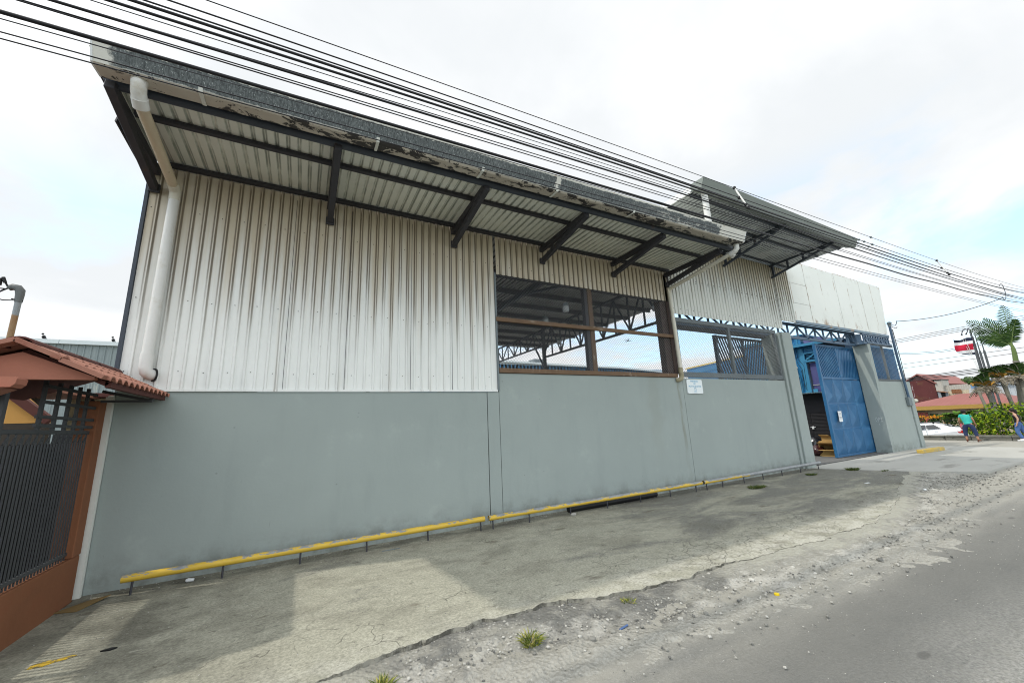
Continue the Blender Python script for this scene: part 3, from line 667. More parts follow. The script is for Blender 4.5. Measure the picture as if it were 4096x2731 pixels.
# long lattice beam over openings
b = MB()
for y_ in (.33,):
    b.box((8.05,y_-.03,4.40), (18.75,y_+.03,4.49)); b.box((8.05,y_-.03,3.95), (18.75,y_+.03,4.045))
    n = 18
    for i in range(n+1):
        x_ = 8.1+(18.65-8.1)*i/n; b.bar((x_,y_,4.04), (x_,y_,4.41), .05, .045)
        if i < n:
            x2 = 8.1+(18.65-8.1)*(i+1)/n
            (b.bar((x_,y_,4.40), (x2,y_,4.05), .042, .04) if i % 2 else b.bar((x_,y_,4.05), (x2,y_,4.40), .042, .04))
for i in range(0, 19, 3):
    x_ = 8.1+(18.65-8.1)*i/18; b.box((x_-.03,.25,4.0), (x_+.03,.39,4.04))
b.build('lattice_beam', M['truss'], A)
b = MB(); b.box((18.55,.0,3.985), (18.80,.45,4.05)); b.box((18.45,.40,4.05), (18.98,.44,4.45)); b.box((18.62,.10,4.05), (18.66,.39,4.39)); b.bar((18.64,.05,4.08), (18.64,.38,4.36), .03); b.box((18.77,-.02,4.02), (20.98,.05,4.075)); b.box((18.5,-.01,4.33), (20.9,.05,4.388))
for i in range(11):
    x_ = 18.6+.225*i; b.bar((x_,.02,4.07), (x_+.0,.02,4.34), .05, .04)
    if i < 10: (b.bar((x_,.02,4.07), (x_+.225,.02,4.34), .045, .035) if i % 2 else b.bar((x_,.02,4.34), (x_+.225,.02,4.07), .045, .035))
b.build('lattice_beam', M['truss'], A)
b = MB(); b.box((8.05,.30,3.86), (12.53,.46,3.945)); b.build('gate_track', M['steel'], A)
# left mesh bay
b = MB(); b.box((8.06,.004,3.93), (12.53,.07,4.03)); b.box((8.06,.004,2.535), (12.53,.07,2.655)); b.box((10.17,.004,2.655), (10.26,.07,3.93)); b.box((12.45,.004,2.655), (12.53,.07,3.93)); b.box((8.03,.004,2.655), (8.10,.07,3.93))
fr = b.build('mesh_frame', M['greysteel'], A)
b = MB(); chain(b, 8.06, 12.53, 2.50, 4.03, -.004, .066, .0018); b.build('diamond_mesh', plain('pale_wire', (.24,.25,.25), .5, metal=.2), fr, fix=False)
b = MB(); b.box((19.0,.004,3.98), (21.05,.07,4.06)); b.box((19.0,.004,2.58), (21.30,.07,2.66)); b.box((20.04,.004,2.66), (20.10,.07,3.98))
fr = b.build('mesh_frame', M['greysteel'], A)
b = MB(); chain(b, 19.0, 21.1, 2.58, 4.06, -.004, .066, .0017); b.build('diamond_mesh', M['wire'], fr, fix=False)
# canopy of the right bay
b = MB(); b.sheet([(x_, 6.29+h_) for x_, h_ in trap(7.0, 13.84, PW2, d=.02, out=1)], 'y', -1.86, .4)
for i, v_ in enumerate(b.v): b.v[i] = (v_[0], v_[1], v_[2]-.045*(v_[1]+1.86)/1.86)
b.build('canopy_sheet', M['soffit2'], A)
b = MB(); prof = [(-1.66,6.40),(-1.66,6.255),(-1.86,6.16),(-1.885,6.17),(-1.985,6.395),(-1.96,6.40),(-1.87,6.2),(-1.68,6.28),(-1.68,6.40)]
b.prism(prof, 'x', 6.98, 13.84); gt = b.build('gutter', M['gutter2'], A)
for x_ in (6.965, 13.84):
    b = MB(); b.prism([(-1.98,6.395),(-1.885,6.165),(-1.66,6.25),(-1.66,6.40)], 'x', x_, x_+.015); b.build('end_cap', M['gutter2'], gt)
b = MB(); b.box((6.985,-1.65,6.24), (7.02,.4,6.38)); b.build('end_flashing', M['white'], A)
for y_ in (-1.55, -.98, -.12):
    b = MB(); b.box((7.05,y_-.03,6.215-.01*y_), (13.75,y_+.03,6.255-.02*y_)); b.build('purlin', M['bluesteel'], A)
for x_ in (10.42, 12.87):
    b = MB(); b.bar((x_,-.02,6.16), (x_,-1.72,6.20), .06); r_ = b.build('canopy_bracket', M['bluesteel'], A)
    b = MB(); b.bar((x_,-.02,5.77), (x_,-1.75,6.19), .055); b.build('brace', M['bluesteel'], r_)
    for u_ in (.05, .3, .55, .8):
        b = MB(); p = V((x_,-.02-1.73*u_,5.77+.42*u_)); b.bar(p, (x_, p.y, 6.17), .05); b.build('strut', M['bluesteel'], r_)
D = thing('downpipe', 'short white downpipe hanging from the left end of the higher canopy gutter', 'downpipe', (7.23,-1.77,5.31))
b = MB(); b.tube([(7.22,-1.78,6.22),(7.22,-1.78,6.14),(7.23,-1.76,5.31)], .062, 12); b.build('pipe', M['pvc'], D)
b = MB(); b.tube([(7.22,-1.78,6.24),(7.22,-1.78,6.15)], .066, 12); b.build('collar', M['pvc'], D)
# conduit with weatherhead on the far end
t_ = thing('service_conduit', 'blue-grey steel conduit with a weatherhead on the far right end of the wall', 'conduit', (21.1,-.06,1.64))
b = MB(); b.tube([(21.07,-.07,4.93),(21.05,-.07,3.6),(21.16,-.07,1.95)], .042, 10); b.build('pipe', M['truss'], t_)
b = MB(); b.ball((21.06,-.08,4.97), .075, 10, 6, (1,1.1,.9)); b.tube([(21.07,-.07,4.84),(21.07,-.07,4.95)], .055, 10); b.build('weatherhead', M['greysteel'], t_)
b = MB(); b.box((21.03,-.10,1.62), (21.34,-.002,1.96)); b.build('meter_box', M['greysteel'], t_, bevel=.01)
b = MB(); b.tube([(21.09,-.10,4.9),(21.2,-.2,4.86),(21.26,-.25,4.95),(21.28,-.26,5.05)], .012, 6); b.tube([(21.1,-.1,4.84),(21.22,-.2,4.74),(21.3,-.22,4.80)], .01, 6); b.tube([(21.1,-.12,4.7),(21.08,-.14,3.4),(21.1,-.13,2.6)], .012, 6); b.build('cable_tail', M['black'], t_)
b = MB(); b.tube([(21.77,-.01,1.82),(22.0,-.01,1.82)], .06, 12); b.tube([(21.97,-.01,1.82),(22.03,-.01,1.82)], .07, 12)
b.thing('pipe_stub', M['pvccream'], 'short grey pipe end sticking out of the far end of the wall', 'pipe')
# --- sliding gate leaves
M['gateblue'] = plain('gate_blue', (.028,.125,.265), .42, var=.3, scale=2, c2=(.055,.18,.33), thr=(.5,.75), s2=2)
M['gatedark'] = plain('gate_dark_blue', (.025,.045,.075), .5, var=.3, scale=3)
def gate(x0, x1, y, ztop, zmid, mat, panels=True):
    b = MB(); b.box((x0,y-.03,.01), (x0+.09,y+.06,ztop)); b.box((x1-.07,y-.03,.01), (x1,y+.06,ztop))
    xm = (x0+x1)/2
    for z_ in (.012, ztop-.08, zmid-.03): b.box((x0+.09,y-.025,z_), (x1-.07,y+.025,z_+.075))
    b.box((xm-.03,y-.026,zmid+.046), (xm+.03,y+.026,ztop-.082))
    g_ = b.build('sliding_gate', mat, A, bevel=.004)
    b = MB(); ht = ztop-.08-zmid-.05; sl = .42
    for sg, a, c in ((1, x0+.09, xm-.03), (-1, xm+.03, x1-.07)):
        n = 15; W_ = c-a; k_ = ht*sl
        for i in range(n):
            s_ = -k_+(W_+k_)*(i+.5)/n
            # bar runs from top (s_) to bottom (s_+k_), clipped to the panel
            t0 = max(0, -s_/k_); t1 = min(1, (W_-s_)/k_)
            if t1-t0 > .03:
                p0, p1 = s_+k_*t0, s_+k_*t1
                if sg < 0: p0, p1 = W_-p0, W_-p1
                b.bar((a+p0,y,zmid+.05+ht*(1-t0)), (a+p1,y,zmid+.05+ht*(1-t1)), .036, .03, up=(0,1,0))
    b.build('bars', mat, g_)
    if panels:
        b = MB(); b.sheet(trap(xm+.05, x1+.1, .09, .012, base=y+.09), 'z', zmid, ztop-.1, .004); b.build('back_sheet', mat, g_, fix=False)
        b = MB(); z0, z1 = .09, zmid-.035; rows, cols = 3, 4
        for r_ in range(rows):
            for c_ in range(cols):
                ax = x0+.09+(x1-x0-.16)*c_/cols; bx = x0+.09+(x1-x0-.16)*(c_+1)/cols; az = z0+(z1-z0)*r_/rows; bz = z0+(z1-z0)*(r_+1)/rows
                e = .012; ax += e; bx -= e; az += e; bz -= e; m_ = (ax+bx)/2
                # folded sheet: crease from both upper corners down to the middle of the foot
                b.add([(ax,y-.012,az),(bx,y-.012,az),(bx,y-.012,bz),(ax,y-.012,bz),(m_+.1*(bx-ax),y-.115,bz-.05),(m_,y-.012,az),(m_,y-.06,(az+bz)/2-.15)],
                      [(3,0,6,4),(0,5,6),(5,1,6),(1,2,4,6),(2,3,4)])
        for r_ in range(1, rows): z_ = z0+(z1-z0)*r_/rows; b.box((x0+.092,y-.022,z_-.02), (x1-.072,y+.02,z_+.02))
        for c_ in range(1, cols): x_ = x0+.09+(x1-x0-.16)*c_/cols; b.box((x_-.014,y-.018,z0), (x_+.014,y+.018,z1))
        b.box((x0+.1,y+.0,z0), (x1-.08,y+.006,z1))
        b.build('folded_panel', mat, g_, fix=False)
    return g_
gr = gate(15.92, 18.86, .52, 3.93, 2.70, M['gateblue'])
gate(10.36, 13.0, .56, 3.86, 2.2, M['gatedark'], False)
# ================================================================== things on the frontage
def mat_rail(name, keep):
    k = NT(name, .45, 0, .4); x, y, z = k.sep()
    nrm = k.sep(k.n('ShaderNodeNewGeometry').outputs['Normal'])
    rag = k.noise(6, 6, .75, k.co(.9, 2, 2))
    top = k.math('MULTIPLY', k.step(nrm[2], -.25, .6), .24)
    if keep < 0: top = k.math('ADD', top, k.math('MULTIPLY', k.step(x, -1.6, 1.2), .6))
    bare = k.step(k.math('ADD', rag, top), abs(keep), abs(keep)+.02)
    yel = k.mix(k.noise(3, 4), (.52,.34,.035), (.66,.45,.06)); metal = k.mix(k.noise(12, 4), (.10,.115,.135), (.36,.37,.36))
    k.col(k.mix(bare, yel, metal)); return k.m
M['rail1'] = mat_rail('chipped_yellow_paint', .75); M['rail2'] = mat_rail('flaking_yellow_paint', .68); M['rail3'] = mat_rail('yellow_worn_to_steel', -.62)
def rail(x0, y0, x1, y1, legs, mat, lab, h=.168):
    t_ = thing('pipe_rail', lab, 'barrier rail', ((x0+x1)/2, (y0+y1)/2, 0), 'low pipe rails along the foot of the wall')
    f = lambda x: y0+(y1-y0)*(x-x0)/(x1-x0)
    b = MB(); b.tube([(x0,y0,h),(x1,y1,h)], .039, 14, cap=False); b.tube([(x0+.002,y0,h),(x1-.002,y1,h)], .033, 14, cap=False)
    b.tube([(x0+.12,y0,h),(x0+.125,y0,h)], .033, 14); b.tube([(x1-.125,y1,h),(x1-.12,y1,h)], .033, 14)
    b.build('bar', mat, t_, fix=False)
    for q in legs:
        b = MB(); b.tube([(q,f(q),-.02),(q+.012*(rng.random()-.5),f(q),h-.04)], .011, 8); b.build('leg', M['steel'], t_)
rail(-1.585,-.28,2.60,-.30,[-1.50,-.71,.08,.87,1.71,2.54],M['rail1'],'low yellow pipe rail with few chips, left of the pilaster')
rail(2.665,-.32,7.74,-.35,[2.74,3.40,4.23,5.07,5.91,6.75,7.55],M['rail2'],'low yellow pipe rail with flaking paint, lying over the black pipe')
rail(7.80,-.355,12.86,-.33,[7.9,8.45,9.27,10.05,10.9,11.8,12.75],M['rail3'],'low pipe rail worn from yellow to bare steel, beside the gate')
b = MB(); b.tube([(4.30,-.17,.058),(6.52,-.17,.058)], .055, 14, cap=False); b.tube([(4.302,-.17,.058),(6.518,-.17,.058)], .046, 14); b.thing('black_pipe', M['black'], 'black plastic pipe lying on the ground against the wall', 'pipe', fix=False)
b = MB()
for i in range(7):
    x0, x1 = 18.85+.235*i, 18.85+.235*(i+1); b.box((x0,-.80-.05*(i/7)-.0,-.0), (x1-.0,-.66-.05*(i/7),.115))
b = MB(); b.prism([(18.82,-.60),(18.80,-.76),(20.45,-.88),(20.47,-.72)], 'z', .0, .12)
b.thing('wheel_stop', plain('yellow_kerb_paint', (.52,.36,.08), .7, var=.3, scale=3, c2=(.33,.29,.18), thr=(.5,.7)), 'faded yellow concrete wheel stop beyond the far end of the wall', 'wheel stop', bevel=.012)

# sign
SG = thing('wall_sign', 'white parking sign with pale blue lettering screwed to the grey wall', 'sign', (8.425,-.02,2.125))
b = MB(); b.box((8.14,-.022,2.125), (8.71,-.006,2.465)); b.build('board', plain('sign_white', (.72,.76,.76), .35, var=.05), SG)
k = NT('pale_blue_ink', .5); k.col((.20,.44,.62)); M['ink'] = k.m
def text(s_, size, loc, parent, mat, name='lettering', rot=(PI/2,0,0), ext=.0015, sx=1):
    cu = bpy.data.curves.new(name, 'FONT'); cu.body = s_; cu.size = size; cu.align_x = 'CENTER'; cu.align_y = 'CENTER'; cu.extrude = ext
    o = bpy.data.objects.new(name, cu); COL.objects.link(o); bpy.context.view_layer.update()
    me = bpy.data.meshes.new_from_object(o.evaluated_get(bpy.context.evaluated_depsgraph_get())); bpy.data.objects.remove(o)
    me.transform(Matrix.Diagonal((sx,1,1,1))); R_ = Matrix.Rotation(rot[2],4,'Z')@Matrix.Rotation(rot[0],4,'X')
    me.transform(Matrix.Translation(V(loc)-ORG[parent.name])@R_); me.materials.clear(); me.materials.append(mat); me.name = name
    o = bpy.data.objects.new(name, me); COL.objects.link(o); o.parent = parent; ORG[o.name] = ORG[parent.name]; return o
text('PARQUEO', .062, (8.425,-.0235,2.425), SG, M['ink']); text('DE', .062, (8.425,-.0235,2.362), SG, M['ink']); text('MOTOCICLETAS', .062, (8.425,-.0235,2.300), SG, M['ink'])
b = MB()
def stroke(pts, w=.008):
    for p, q in zip(pts, pts[1:]): b.bar((8.425+p[0],-.0235,2.222+p[1]), (8.425+q[0],-.0235,2.222+q[1]), w, .002, up=(0,1,0))
stroke([(.028,.038),(-.022,.038),(-.036,.026),(-.036,.012),(-.022,.0),(.022,0),(.036,-.012),(.036,-.026),(.022,-.038),(-.03,-.038)])
stroke([(-.0,.038),(.024,.038),(.034,.026),(.034,.012),(.022,0)]); stroke([(-.03,-.038),(-.038,-.028)])
stroke([(-.045,-.062),(.045,-.062)], .004); stroke([(-.07,-.075),(.07,-.075)], .003); stroke([(-.02,.052),(.02,.052)], .004)
b.build('emblem', M['ink'], SG)
b = MB()
for x_ in (8.155, 8.695):
    for z_ in (2.14, 2.45): b.tube([(x_,-.022,z_),(x_,-.026,z_)], .007, 8)
b.build('screw', M['greysteel'], SG)
# notice paper taped to the gate (lies against it)
NP = thing('paper_notice', 'crumpled white paper notice taped to the blue gate', 'notice', (16.42,.39,1.28))
b = MB(); nx_, nz_ = 6, 8; vs = []
for j in range(nz_+1):
    for i in range(nx_+1): vs.append((16.30+.25*i/nx_, .392+.012*mn.noise(V((i*.9,j*.8,3))), 1.18+.36*j/nz_))
b.add(vs, [(j*(nx_+1)+i, j*(nx_+1)+i+1, (j+1)*(nx_+1)+i+1, (j+1)*(nx_+1)+i) for j in range(nz_) for i in range(nx_)], True)
b.build('sheet', M['white'], NP, fix=False)
k = NT('faint_print', .6); k.col((.30,.31,.33)); M['print'] = k.m
b = MB()
for z_, w_ in ((1.46,.08),(1.42,.07),(1.33,.085),(1.29,.06)): b.box((16.40-w_,.374,z_), (16.40+w_,.377,z_+.012))
b.build('print', M['print'], NP)
# scratched white marks on the right jamb and a faint scuff
k = NT('chalk_white', .8); k.col((.52,.56,.55)); M['chalk'] = k.m
b = MB()
cur = [(.20,1.10),(.17,1.20),(.13,1.12),(.20,1.04),(.12,1.03),(.11,1.22),(.08,1.08),(.07,1.20),(.03,1.10),(.06,1.02)]
cur2 = [(.06,1.25),(.02,1.18),(.035,1.08),(.01,1.03)]; cur3 = [(.13,.98),(.11,.90)]
for c_ in (cur, cur2, cur3):
    for p, q in zip(c_, c_[1:]): b.bar((18.766,p[0]+.08,p[1]+.06), (18.766,q[0]+.08,q[1]+.06), .012, .003, up=(1,0,0))
b.build('scribble', M['chalk'], A)

# ---------------------------------------------------------------- overhead cables along the street
M['cable'] = plain('cable_black', (.018,.018,.021), .5, var=.3, scale=9)
M['cable2'] = plain('cable_bare_metal', (.06,.062,.068), .4, var=.3, scale=9)
CB = [
('thick twisted black cable sagging along the gutter edge, lowest of the thick ones',0.0145,-2.9,[(-1.93,4.4),(-1.5,4.42),(-.38,4.47),(3.88,4.57),(6.74,4.645),(9.12,4.715),(11.1,4.77),(13.1,4.85),(14.6,4.905),(16.2,4.985),(17.82,5.05),(19.6,5.16),(21.5,5.225),(25.5,5.43)]),
('hair-thin wire crossing the upper gutter face just under the thick twisted cable',0.0042,-2.9,[(-1.92,4.35),(-1.49,4.37),(.21,4.43),(5.21,4.6),(8.7,4.71),(25.4,5.38)]),
('thin wire over the dark gutter face, second lowest of all',0.0048,-2.9,[(-1.91,4.25),(-1.46,4.27),(.22,4.32),(5.17,4.45),(8.68,4.54),(13.66,4.67),(25.2,5.16)]),
('thin wire over the dark gutter face, lowest of all the wires',0.0048,-2.9,[(-1.9,4.2),(-1.46,4.22),(.33,4.265),(5.16,4.39),(8.5,4.475),(13.3,4.6),(25.1,5.08)]),
('thin cable, upper one of the close pair just above the thick twisted cable',0.005,-2.9,[(-1.9,4.54),(-.39,4.62),(.21,4.635),(3.28,4.715),(5.24,4.78),(10.3,4.96),(25.7,5.58)]),
('thin cable, lower one of the close pair just above the thick twisted cable',0.0055,-2.9,[(-1.89,4.53),(-.39,4.595),(.21,4.61),(3.28,4.68),(5.23,4.73),(10.3,4.9),(13.6,5.0),(19,5.2),(25.6,5.52)]),
('thin cable running close above the medium-thick cable nearest the gutter',0.005,-2.9,[(-1.78,4.62),(-.4,4.71),(.2,4.735),(2.26,4.82),(5.27,4.91),(10.56,5.1),(25.9,5.74)]),
('medium-thick black cable, first of the three thick ones over the gutter',0.0105,-2.9,[(-1.74,4.62),(-.4,4.69),(.2,4.71),(2.25,4.79),(5.27,4.885),(10.5,5.06),(13.86,5.17),(25.7,5.65)]),
('hair-thin wire in the wide gap between two medium-thick cables',0.004,-2.9,[(-1.55,4.73),(-.4,4.785),(.2,4.805),(2.15,4.88),(5.28,4.97),(10.6,5.14),(25.9,5.78)]),
('medium-thick black cable, middle of the three thick ones over the gutter',0.011,-2.9,[(-1.48,4.78),(-.41,4.835),(.2,4.86),(2.14,4.94),(5.3,5.035),(10.6,5.165),(13.1,5.23),(19.9,5.45),(25.8,5.71)]),
('medium-thick black cable, topmost of the three thick ones over the gutter',0.0105,-2.75,[(-1.4,5.0),(-.43,5.045),(.29,5.07),(2.21,5.145),(5.56,5.25),(6.84,5.285),(11.1,5.39),(17.4,5.63),(27.4,6.2)]),
('thin cable touching the topmost medium-thick cable',0.006,-2.75,[(-1.32,5.045),(-.43,5.08),(.41,5.11),(2.22,5.175),(5.56,5.28),(11.1,5.41),(27.4,6.25)]),
('slim dark cable, second from the top, held by the white spacers',0.006,-2.9,[(-1.16,4.97),(-.42,5.01),(.52,5.045),(2.17,5.1),(5.33,5.18),(6.37,5.205),(10.8,5.33),(16.3,5.57),(26.4,6.14)]),
('thin bare wire, topmost of all the street wires',0.0046,-3.05,[(-.89,4.95),(-.41,4.975),(.82,5.03),(2.08,5.08),(5.13,5.17),(6,5.195),(8,5.255),(11.1,5.38),(15.3,5.56),(21.9,5.87),(25.3,6.05)]),
]
CF = []
for i, (lab, r_, y_, ps) in enumerate(CB):
    if i in (10, 11, 12): y2 = -3.18 if i < 12 else -3.10; q_ = (y2+6.23)/(y_+6.23); ps = [(a*q_, 1.6+(c-1.6)*q_) for a, c in ps]; y_ = y2
    xs_ = np.array([p[0] for p in ps]); zs_ = np.array([p[1] for p in ps]); cf = np.polyfit(xs_, zs_, 3, w=1/(xs_+4)); 
    s0 = np.polyval(np.polyder(cf), -2.); s1 = np.polyval(np.polyder(cf), 25.)
    def zf(x, cf=cf, s0=s0, s1=s1, ps=ps, i=i):
        if x < -2: return np.polyval(cf, -2.)+s0*(x+2)
        if x > 25: return np.polyval(cf, 25.)+s1*(x-25)
        z = np.polyval(cf, x)
        if i == 0: z += .012*math.sin(x*1.3)*min(1, max(0, (x-8)/4))
        return z
    CF.append((zf, y_))
    b = MB(); xs2 = list(np.concatenate([np.linspace(-14,-2,7), np.linspace(-1.5,12,28), np.linspace(12.5,46,60)]))
    b.tube([(x, y_, float(zf(x))) for x in xs2], r_, 6 if r_ < .006 else 8)
    b.thing('street_cable', M['cable2'] if r_ < .0043 else M['cable'], lab, 'cable', 'cables strung along the street', org=(0,y_,float(zf(0.))))
def spacer(x, idx, lab):
    ps = [V((x, CF[i][1], float(CF[i][0](x)))) for i in idx]
    t_ = thing('cable_spacer', lab, 'spacer', ps[-1], 'white insulating spacers between the cables')
    d = (ps[0]-ps[-1]).normalized(); b = MB(); b.tube([ps[-1]-d*.07, ps[0]+d*.02], .014, 8); b.build('rod', M['pvc'], t_)
    for p in ps+[ps[-1]-d*.06]:
        b = MB(); b.ball(p, .028, 8, 6); b.tube([p-d*.02-V((.05,0,0)), p-d*.02+V((.04,0,0))], .012, 6); b.build('clamp', M['black'], t_)
spacer(5.99, (13,12,10), 'white cable spacer in front of the higher canopy'); spacer(15.3, (13,12,10), 'white cable spacer against the sky right of the higher canopy')
for x_, i in ((10.0,12),(10.25,12),(10.5,12),(10.9,12),(9.9,10),(10.4,10),(11.1,13)):
    p = V((x_, CF[i][1], float(CF[i][0](x_)))); b = MB(); b.ball(p, .022, 8, 5, (1.6,1,1)); b.tube([p-V((.07,0,0)), p+V((.07,0,0))], .008, 6)
    b.thing('cable_splice', M['greysteel'], 'small pale splice on a cable right of the higher canopy', 'splice', 'splices on the cables')
# service drop from the conduit up to the street bundle
pa, pb = V((21.28,-.26,5.03)), V((22.37,-2.9,5.34)); b = MB()
b.tube([pa+(pb-pa)*u_-V((0,0,.22*4*u_*(1-u_)*.8)) for u_ in [i/24 for i in range(25)]], .011, 8)
b.thing('service_drop', M['cable'], 'sagging black service cable from the weatherhead up to the street cables', 'cable', org=pa)
b = MB(); c_ = V((22.7,-2.9,5.62)); b.tube([c_+V((.34*math.cos(a)+.12*math.sin(a), .0, .32*math.sin(a))) for a in [math.radians(-130+13*i) for i in range(22)]], .009, 6)
b.thing('cable_loop', M['cable'], 'open loop of spare black cable hanging at the bundle', 'cable', org=c_)
# thin wires over the cross street, far behind
FW = [('upper wire of the thin trio behind the palm',[(6.47,7.72),(3.13,7.86),(.19,7.99)]),('middle wire of the thin trio behind the palm',[(6.5,7.58),(3.26,7.68),(.23,7.81)]),('lower wire of the thin trio behind the palm',[(6.53,7.43),(3.35,7.53),(.26,7.67)]),
('sagging thin wire behind the flag, upper of two',[(8.15,6.55),(6.73,6.35),(4.27,6.13),(.33,7.0)]),('sagging thin wire behind the flag, lower of two',[(8.17,6.42),(6.75,6.24),(4.29,6.0),(.36,6.8)]),
('faint wire passing just under the flag',[(6.92,5.4),(3.03,5.49),(.67,5.62)]),('faint wire between the flag and the dark bundle',[(6.99,5.04),(3.22,5.12),(.73,5.27)]),
('top wire of the low dark bundle over the maroon barn',[(8.27,4.04),(6.53,4.12),(3.25,4.37)]),('second wire of the low dark bundle over the maroon barn',[(8.29,3.97),(6.55,4.01),(3.27,4.26)]),('third wire of the low dark bundle over the maroon barn',[(8.3,3.88),(6.5,3.91),(3.36,4.1)]),('bottom wire of the low dark bundle over the maroon barn',[(8.32,3.78),(6.17,3.84),(3.77,3.98)])]
for i, (lab, ps) in enumerate(FW):
    ys_ = np.array([p[0] for p in ps]); zs_ = np.array([p[1] for p in ps]); cf = np.polyfit(ys_, zs_, 2 if len(ps) > 3 else 1); b = MB()
    b.tube([(48, y, float(np.polyval(cf, y))) for y in np.linspace(-6, 13, 24)], .018 if i < 7 else .026, 5)
    b.thing('distant_cable', M['cable'], lab, 'cable', 'thin wires far across the cross street', org=(48,3,float(np.polyval(cf, 3.))))

# ---------------------------------------------------------------- inside the gate
k = NT('bright_blue_sheet', .5); bb = k.mix(k.noise(1.5, 4), (.015,.13,.30), (.025,.20,.40)); k.col(bb); M['blue'] = k.m
M['blue2'] = plain('light_blue_steel', (.045,.22,.37), .45, var=.25, scale=4)
k = NT('violet_glass', .12, 0, .6); k.col(k.mix(k.noise(1.5, 3), (.045,.045,.16), (.11,.11,.26))); M['violet'] = k.m
M['shutter'] = plain('dark_shutter', (.030,.029,.032), .55, var=.4, scale=2)
O = thing('blue_office', 'bright blue two-storey site office with violet glass and a dark shutter, seen through the gate', 'building', (18.6,2.6,0))
x_ = 18.5
b = MB(); b.box((18.56,2.10,2.30), (22,4.6,4.74)); b.box((18.56,.66,3.95), (22,2.098,4.28)); b.box((18.56,.66,3.55),(22,1.1,3.948)); b.build('wall', M['blue'], O)
b = MB()
for y in np.arange(2.2, 4.5, .22): b.box((18.535,y,2.32), (18.559,y+.05,4.70))
b.build('wall_rib', M['blue2'], O)
b = MB(); b.box((18.3,.62,4.285), (22.2,2.75,4.34)); b.box((18.25,.6,4.24), (18.3,2.75,4.345)); b.box((18.50,2.0,4.745), (22.1,4.7,4.80)); b.box((18.45,2.35,4.68), (18.5,4.7,4.80)); b.build('roof_edge', M['blue2'], O)
b = MB(); b.box((18.50,2.06,2.34), (18.558,2.20,4.2)); b.box((18.46,2.0,2.34), (18.555,2.055,3.6)); b.box((18.46,1.0,3.585), (18.555,2.10,3.66)); b.box((18.46,1.0,3.93), (18.555,2.10,3.99)); b.box((18.47,2.02,3.662), (18.55,2.08,3.928)); b.bar((18.5,2.03,3.66), (18.5,1.6,3.93), .045); b.bar((18.49,1.62,3.66), (18.49,1.62,3.93), .045); b.build('door_frame', M['blue2'], O)
b = MB()
for z_ in (3.70,3.76,3.82,3.88): b.box((18.56,.9,z_), (18.60,2.0,z_+.035))
for z_ in (4.06,4.13,4.2): b.box((18.53,1.0,z_), (18.558,2.0,z_+.03))
b.build('louvre', M['blue2'], O)
b = MB(); b.box((18.56,.6,2.32), (18.60,1.45,3.58)); b.box((18.50,.6,3.60), (18.52,1.42,4.23)); b.build('black_recess_panel', M['black'], O)  # flat black panels painting a dark recess behind the gate bars
b = MB(); b.box((18.605,1.3,2.32), (18.62,1.955,3.58)); b.box((18.57,1.3,4.36), (20.5,1.99,4.55)); d_ = b.build('glass_door', M['violet'], O)
b = MB(); b.box((18.575,1.46,2.62), (18.598,1.955,2.635)); b.box((18.575,1.46,3.545), (18.598,1.955,3.56)); b.build('door_bar', M['whiterust'], d_)
b = MB(); b.sheet([(y, 2.285+h_) for y, h_ in trap(.6, 4.5, .09, .022, out=1)], 'x', 17.95, 18.55, .006); b.build('awning', plain('awning_sheet', (.28,.42,.46), .6, var=.3, scale=6, c2=(.5,.5,.46), thr=(.5,.65)), O)
b = MB(); b.box((18.54,.66,.0), (22,4.6,2.27))
for z_ in np.arange(.06, 1.5, .055): b.box((18.515,.7,z_), (18.539,2.22,z_+.035)); b.box((18.515,2.26,z_), (18.539,4.4,z_+.035))
sh = b.build('shutter', M['shutter'], O)
b = MB(); b.box((18.47,2.19,.86), (18.51,2.26,.93)); b.tube([(18.49,2.20,.93),(18.49,2.20,.965),(18.49,2.25,.965),(18.49,2.25,.93)], .008, 6); b.box((18.49,2.14,.925),(18.513,2.32,.945)); b.build('padlock', M['white'], sh)
b = MB(); b.box((18.46,1.78,2.33), (18.5,1.94,2.46)); b.build('box', M['blue2'], O)
b = MB()
for i, (y, z0) in enumerate(((2.58,4.42),(2.52,4.0),(2.47,3.68),(2.42,3.46),(2.38,3.3),(2.33,3.1))):
    b.tube([(18.47,y,2.34),(18.47,y,z0-.1),(18.47,y+.02,z0-.02),(18.47,y+.09,z0),(18.47,y+.4,z0)], .016, 8)
b.tube([(18.4,2.30,4.39),(18.4,2.27,4.42),(18.4,2.7,4.42)], .02, 8)
b.build('pipe', M['blue2'], O)
b = MB(); b.tube([(18.44,2.53,3.68),(18.44,2.36,3.45),(18.44,2.35,3.38)], .015, 8); b.tube([(18.43,2.44,3.28),(18.43,2.43,2.9)], .012, 6)
for z_ in (3.26,3.18,3.12): b.ball((18.43,2.44,z_), .035, 8, 5)
b.build('white_pipe', M['pvc'], O)
b = MB()
for y0, z0, y1 in ((2.36,4.2,2.2),(2.3,4.35,2.12),(2.25,3.3,2.15)):
    b.tube([(18.5,y0,z0),(18.5,y0-.02,z0-.6),(18.5,y1,z0-.9),(18.5,y1+.05,2.5)], .008, 6)
b.build('cable', M['black'], O)
# blue ribbed partition behind the right-hand mesh
b = MB(); b.sheet(trap(19.0, 22.05, .12, .02, base=.30), 'z', 0, 4.0, .006); b.thing('blue_partition', M['blue'], 'blue ribbed partition behind the right-hand mesh window', 'partition')

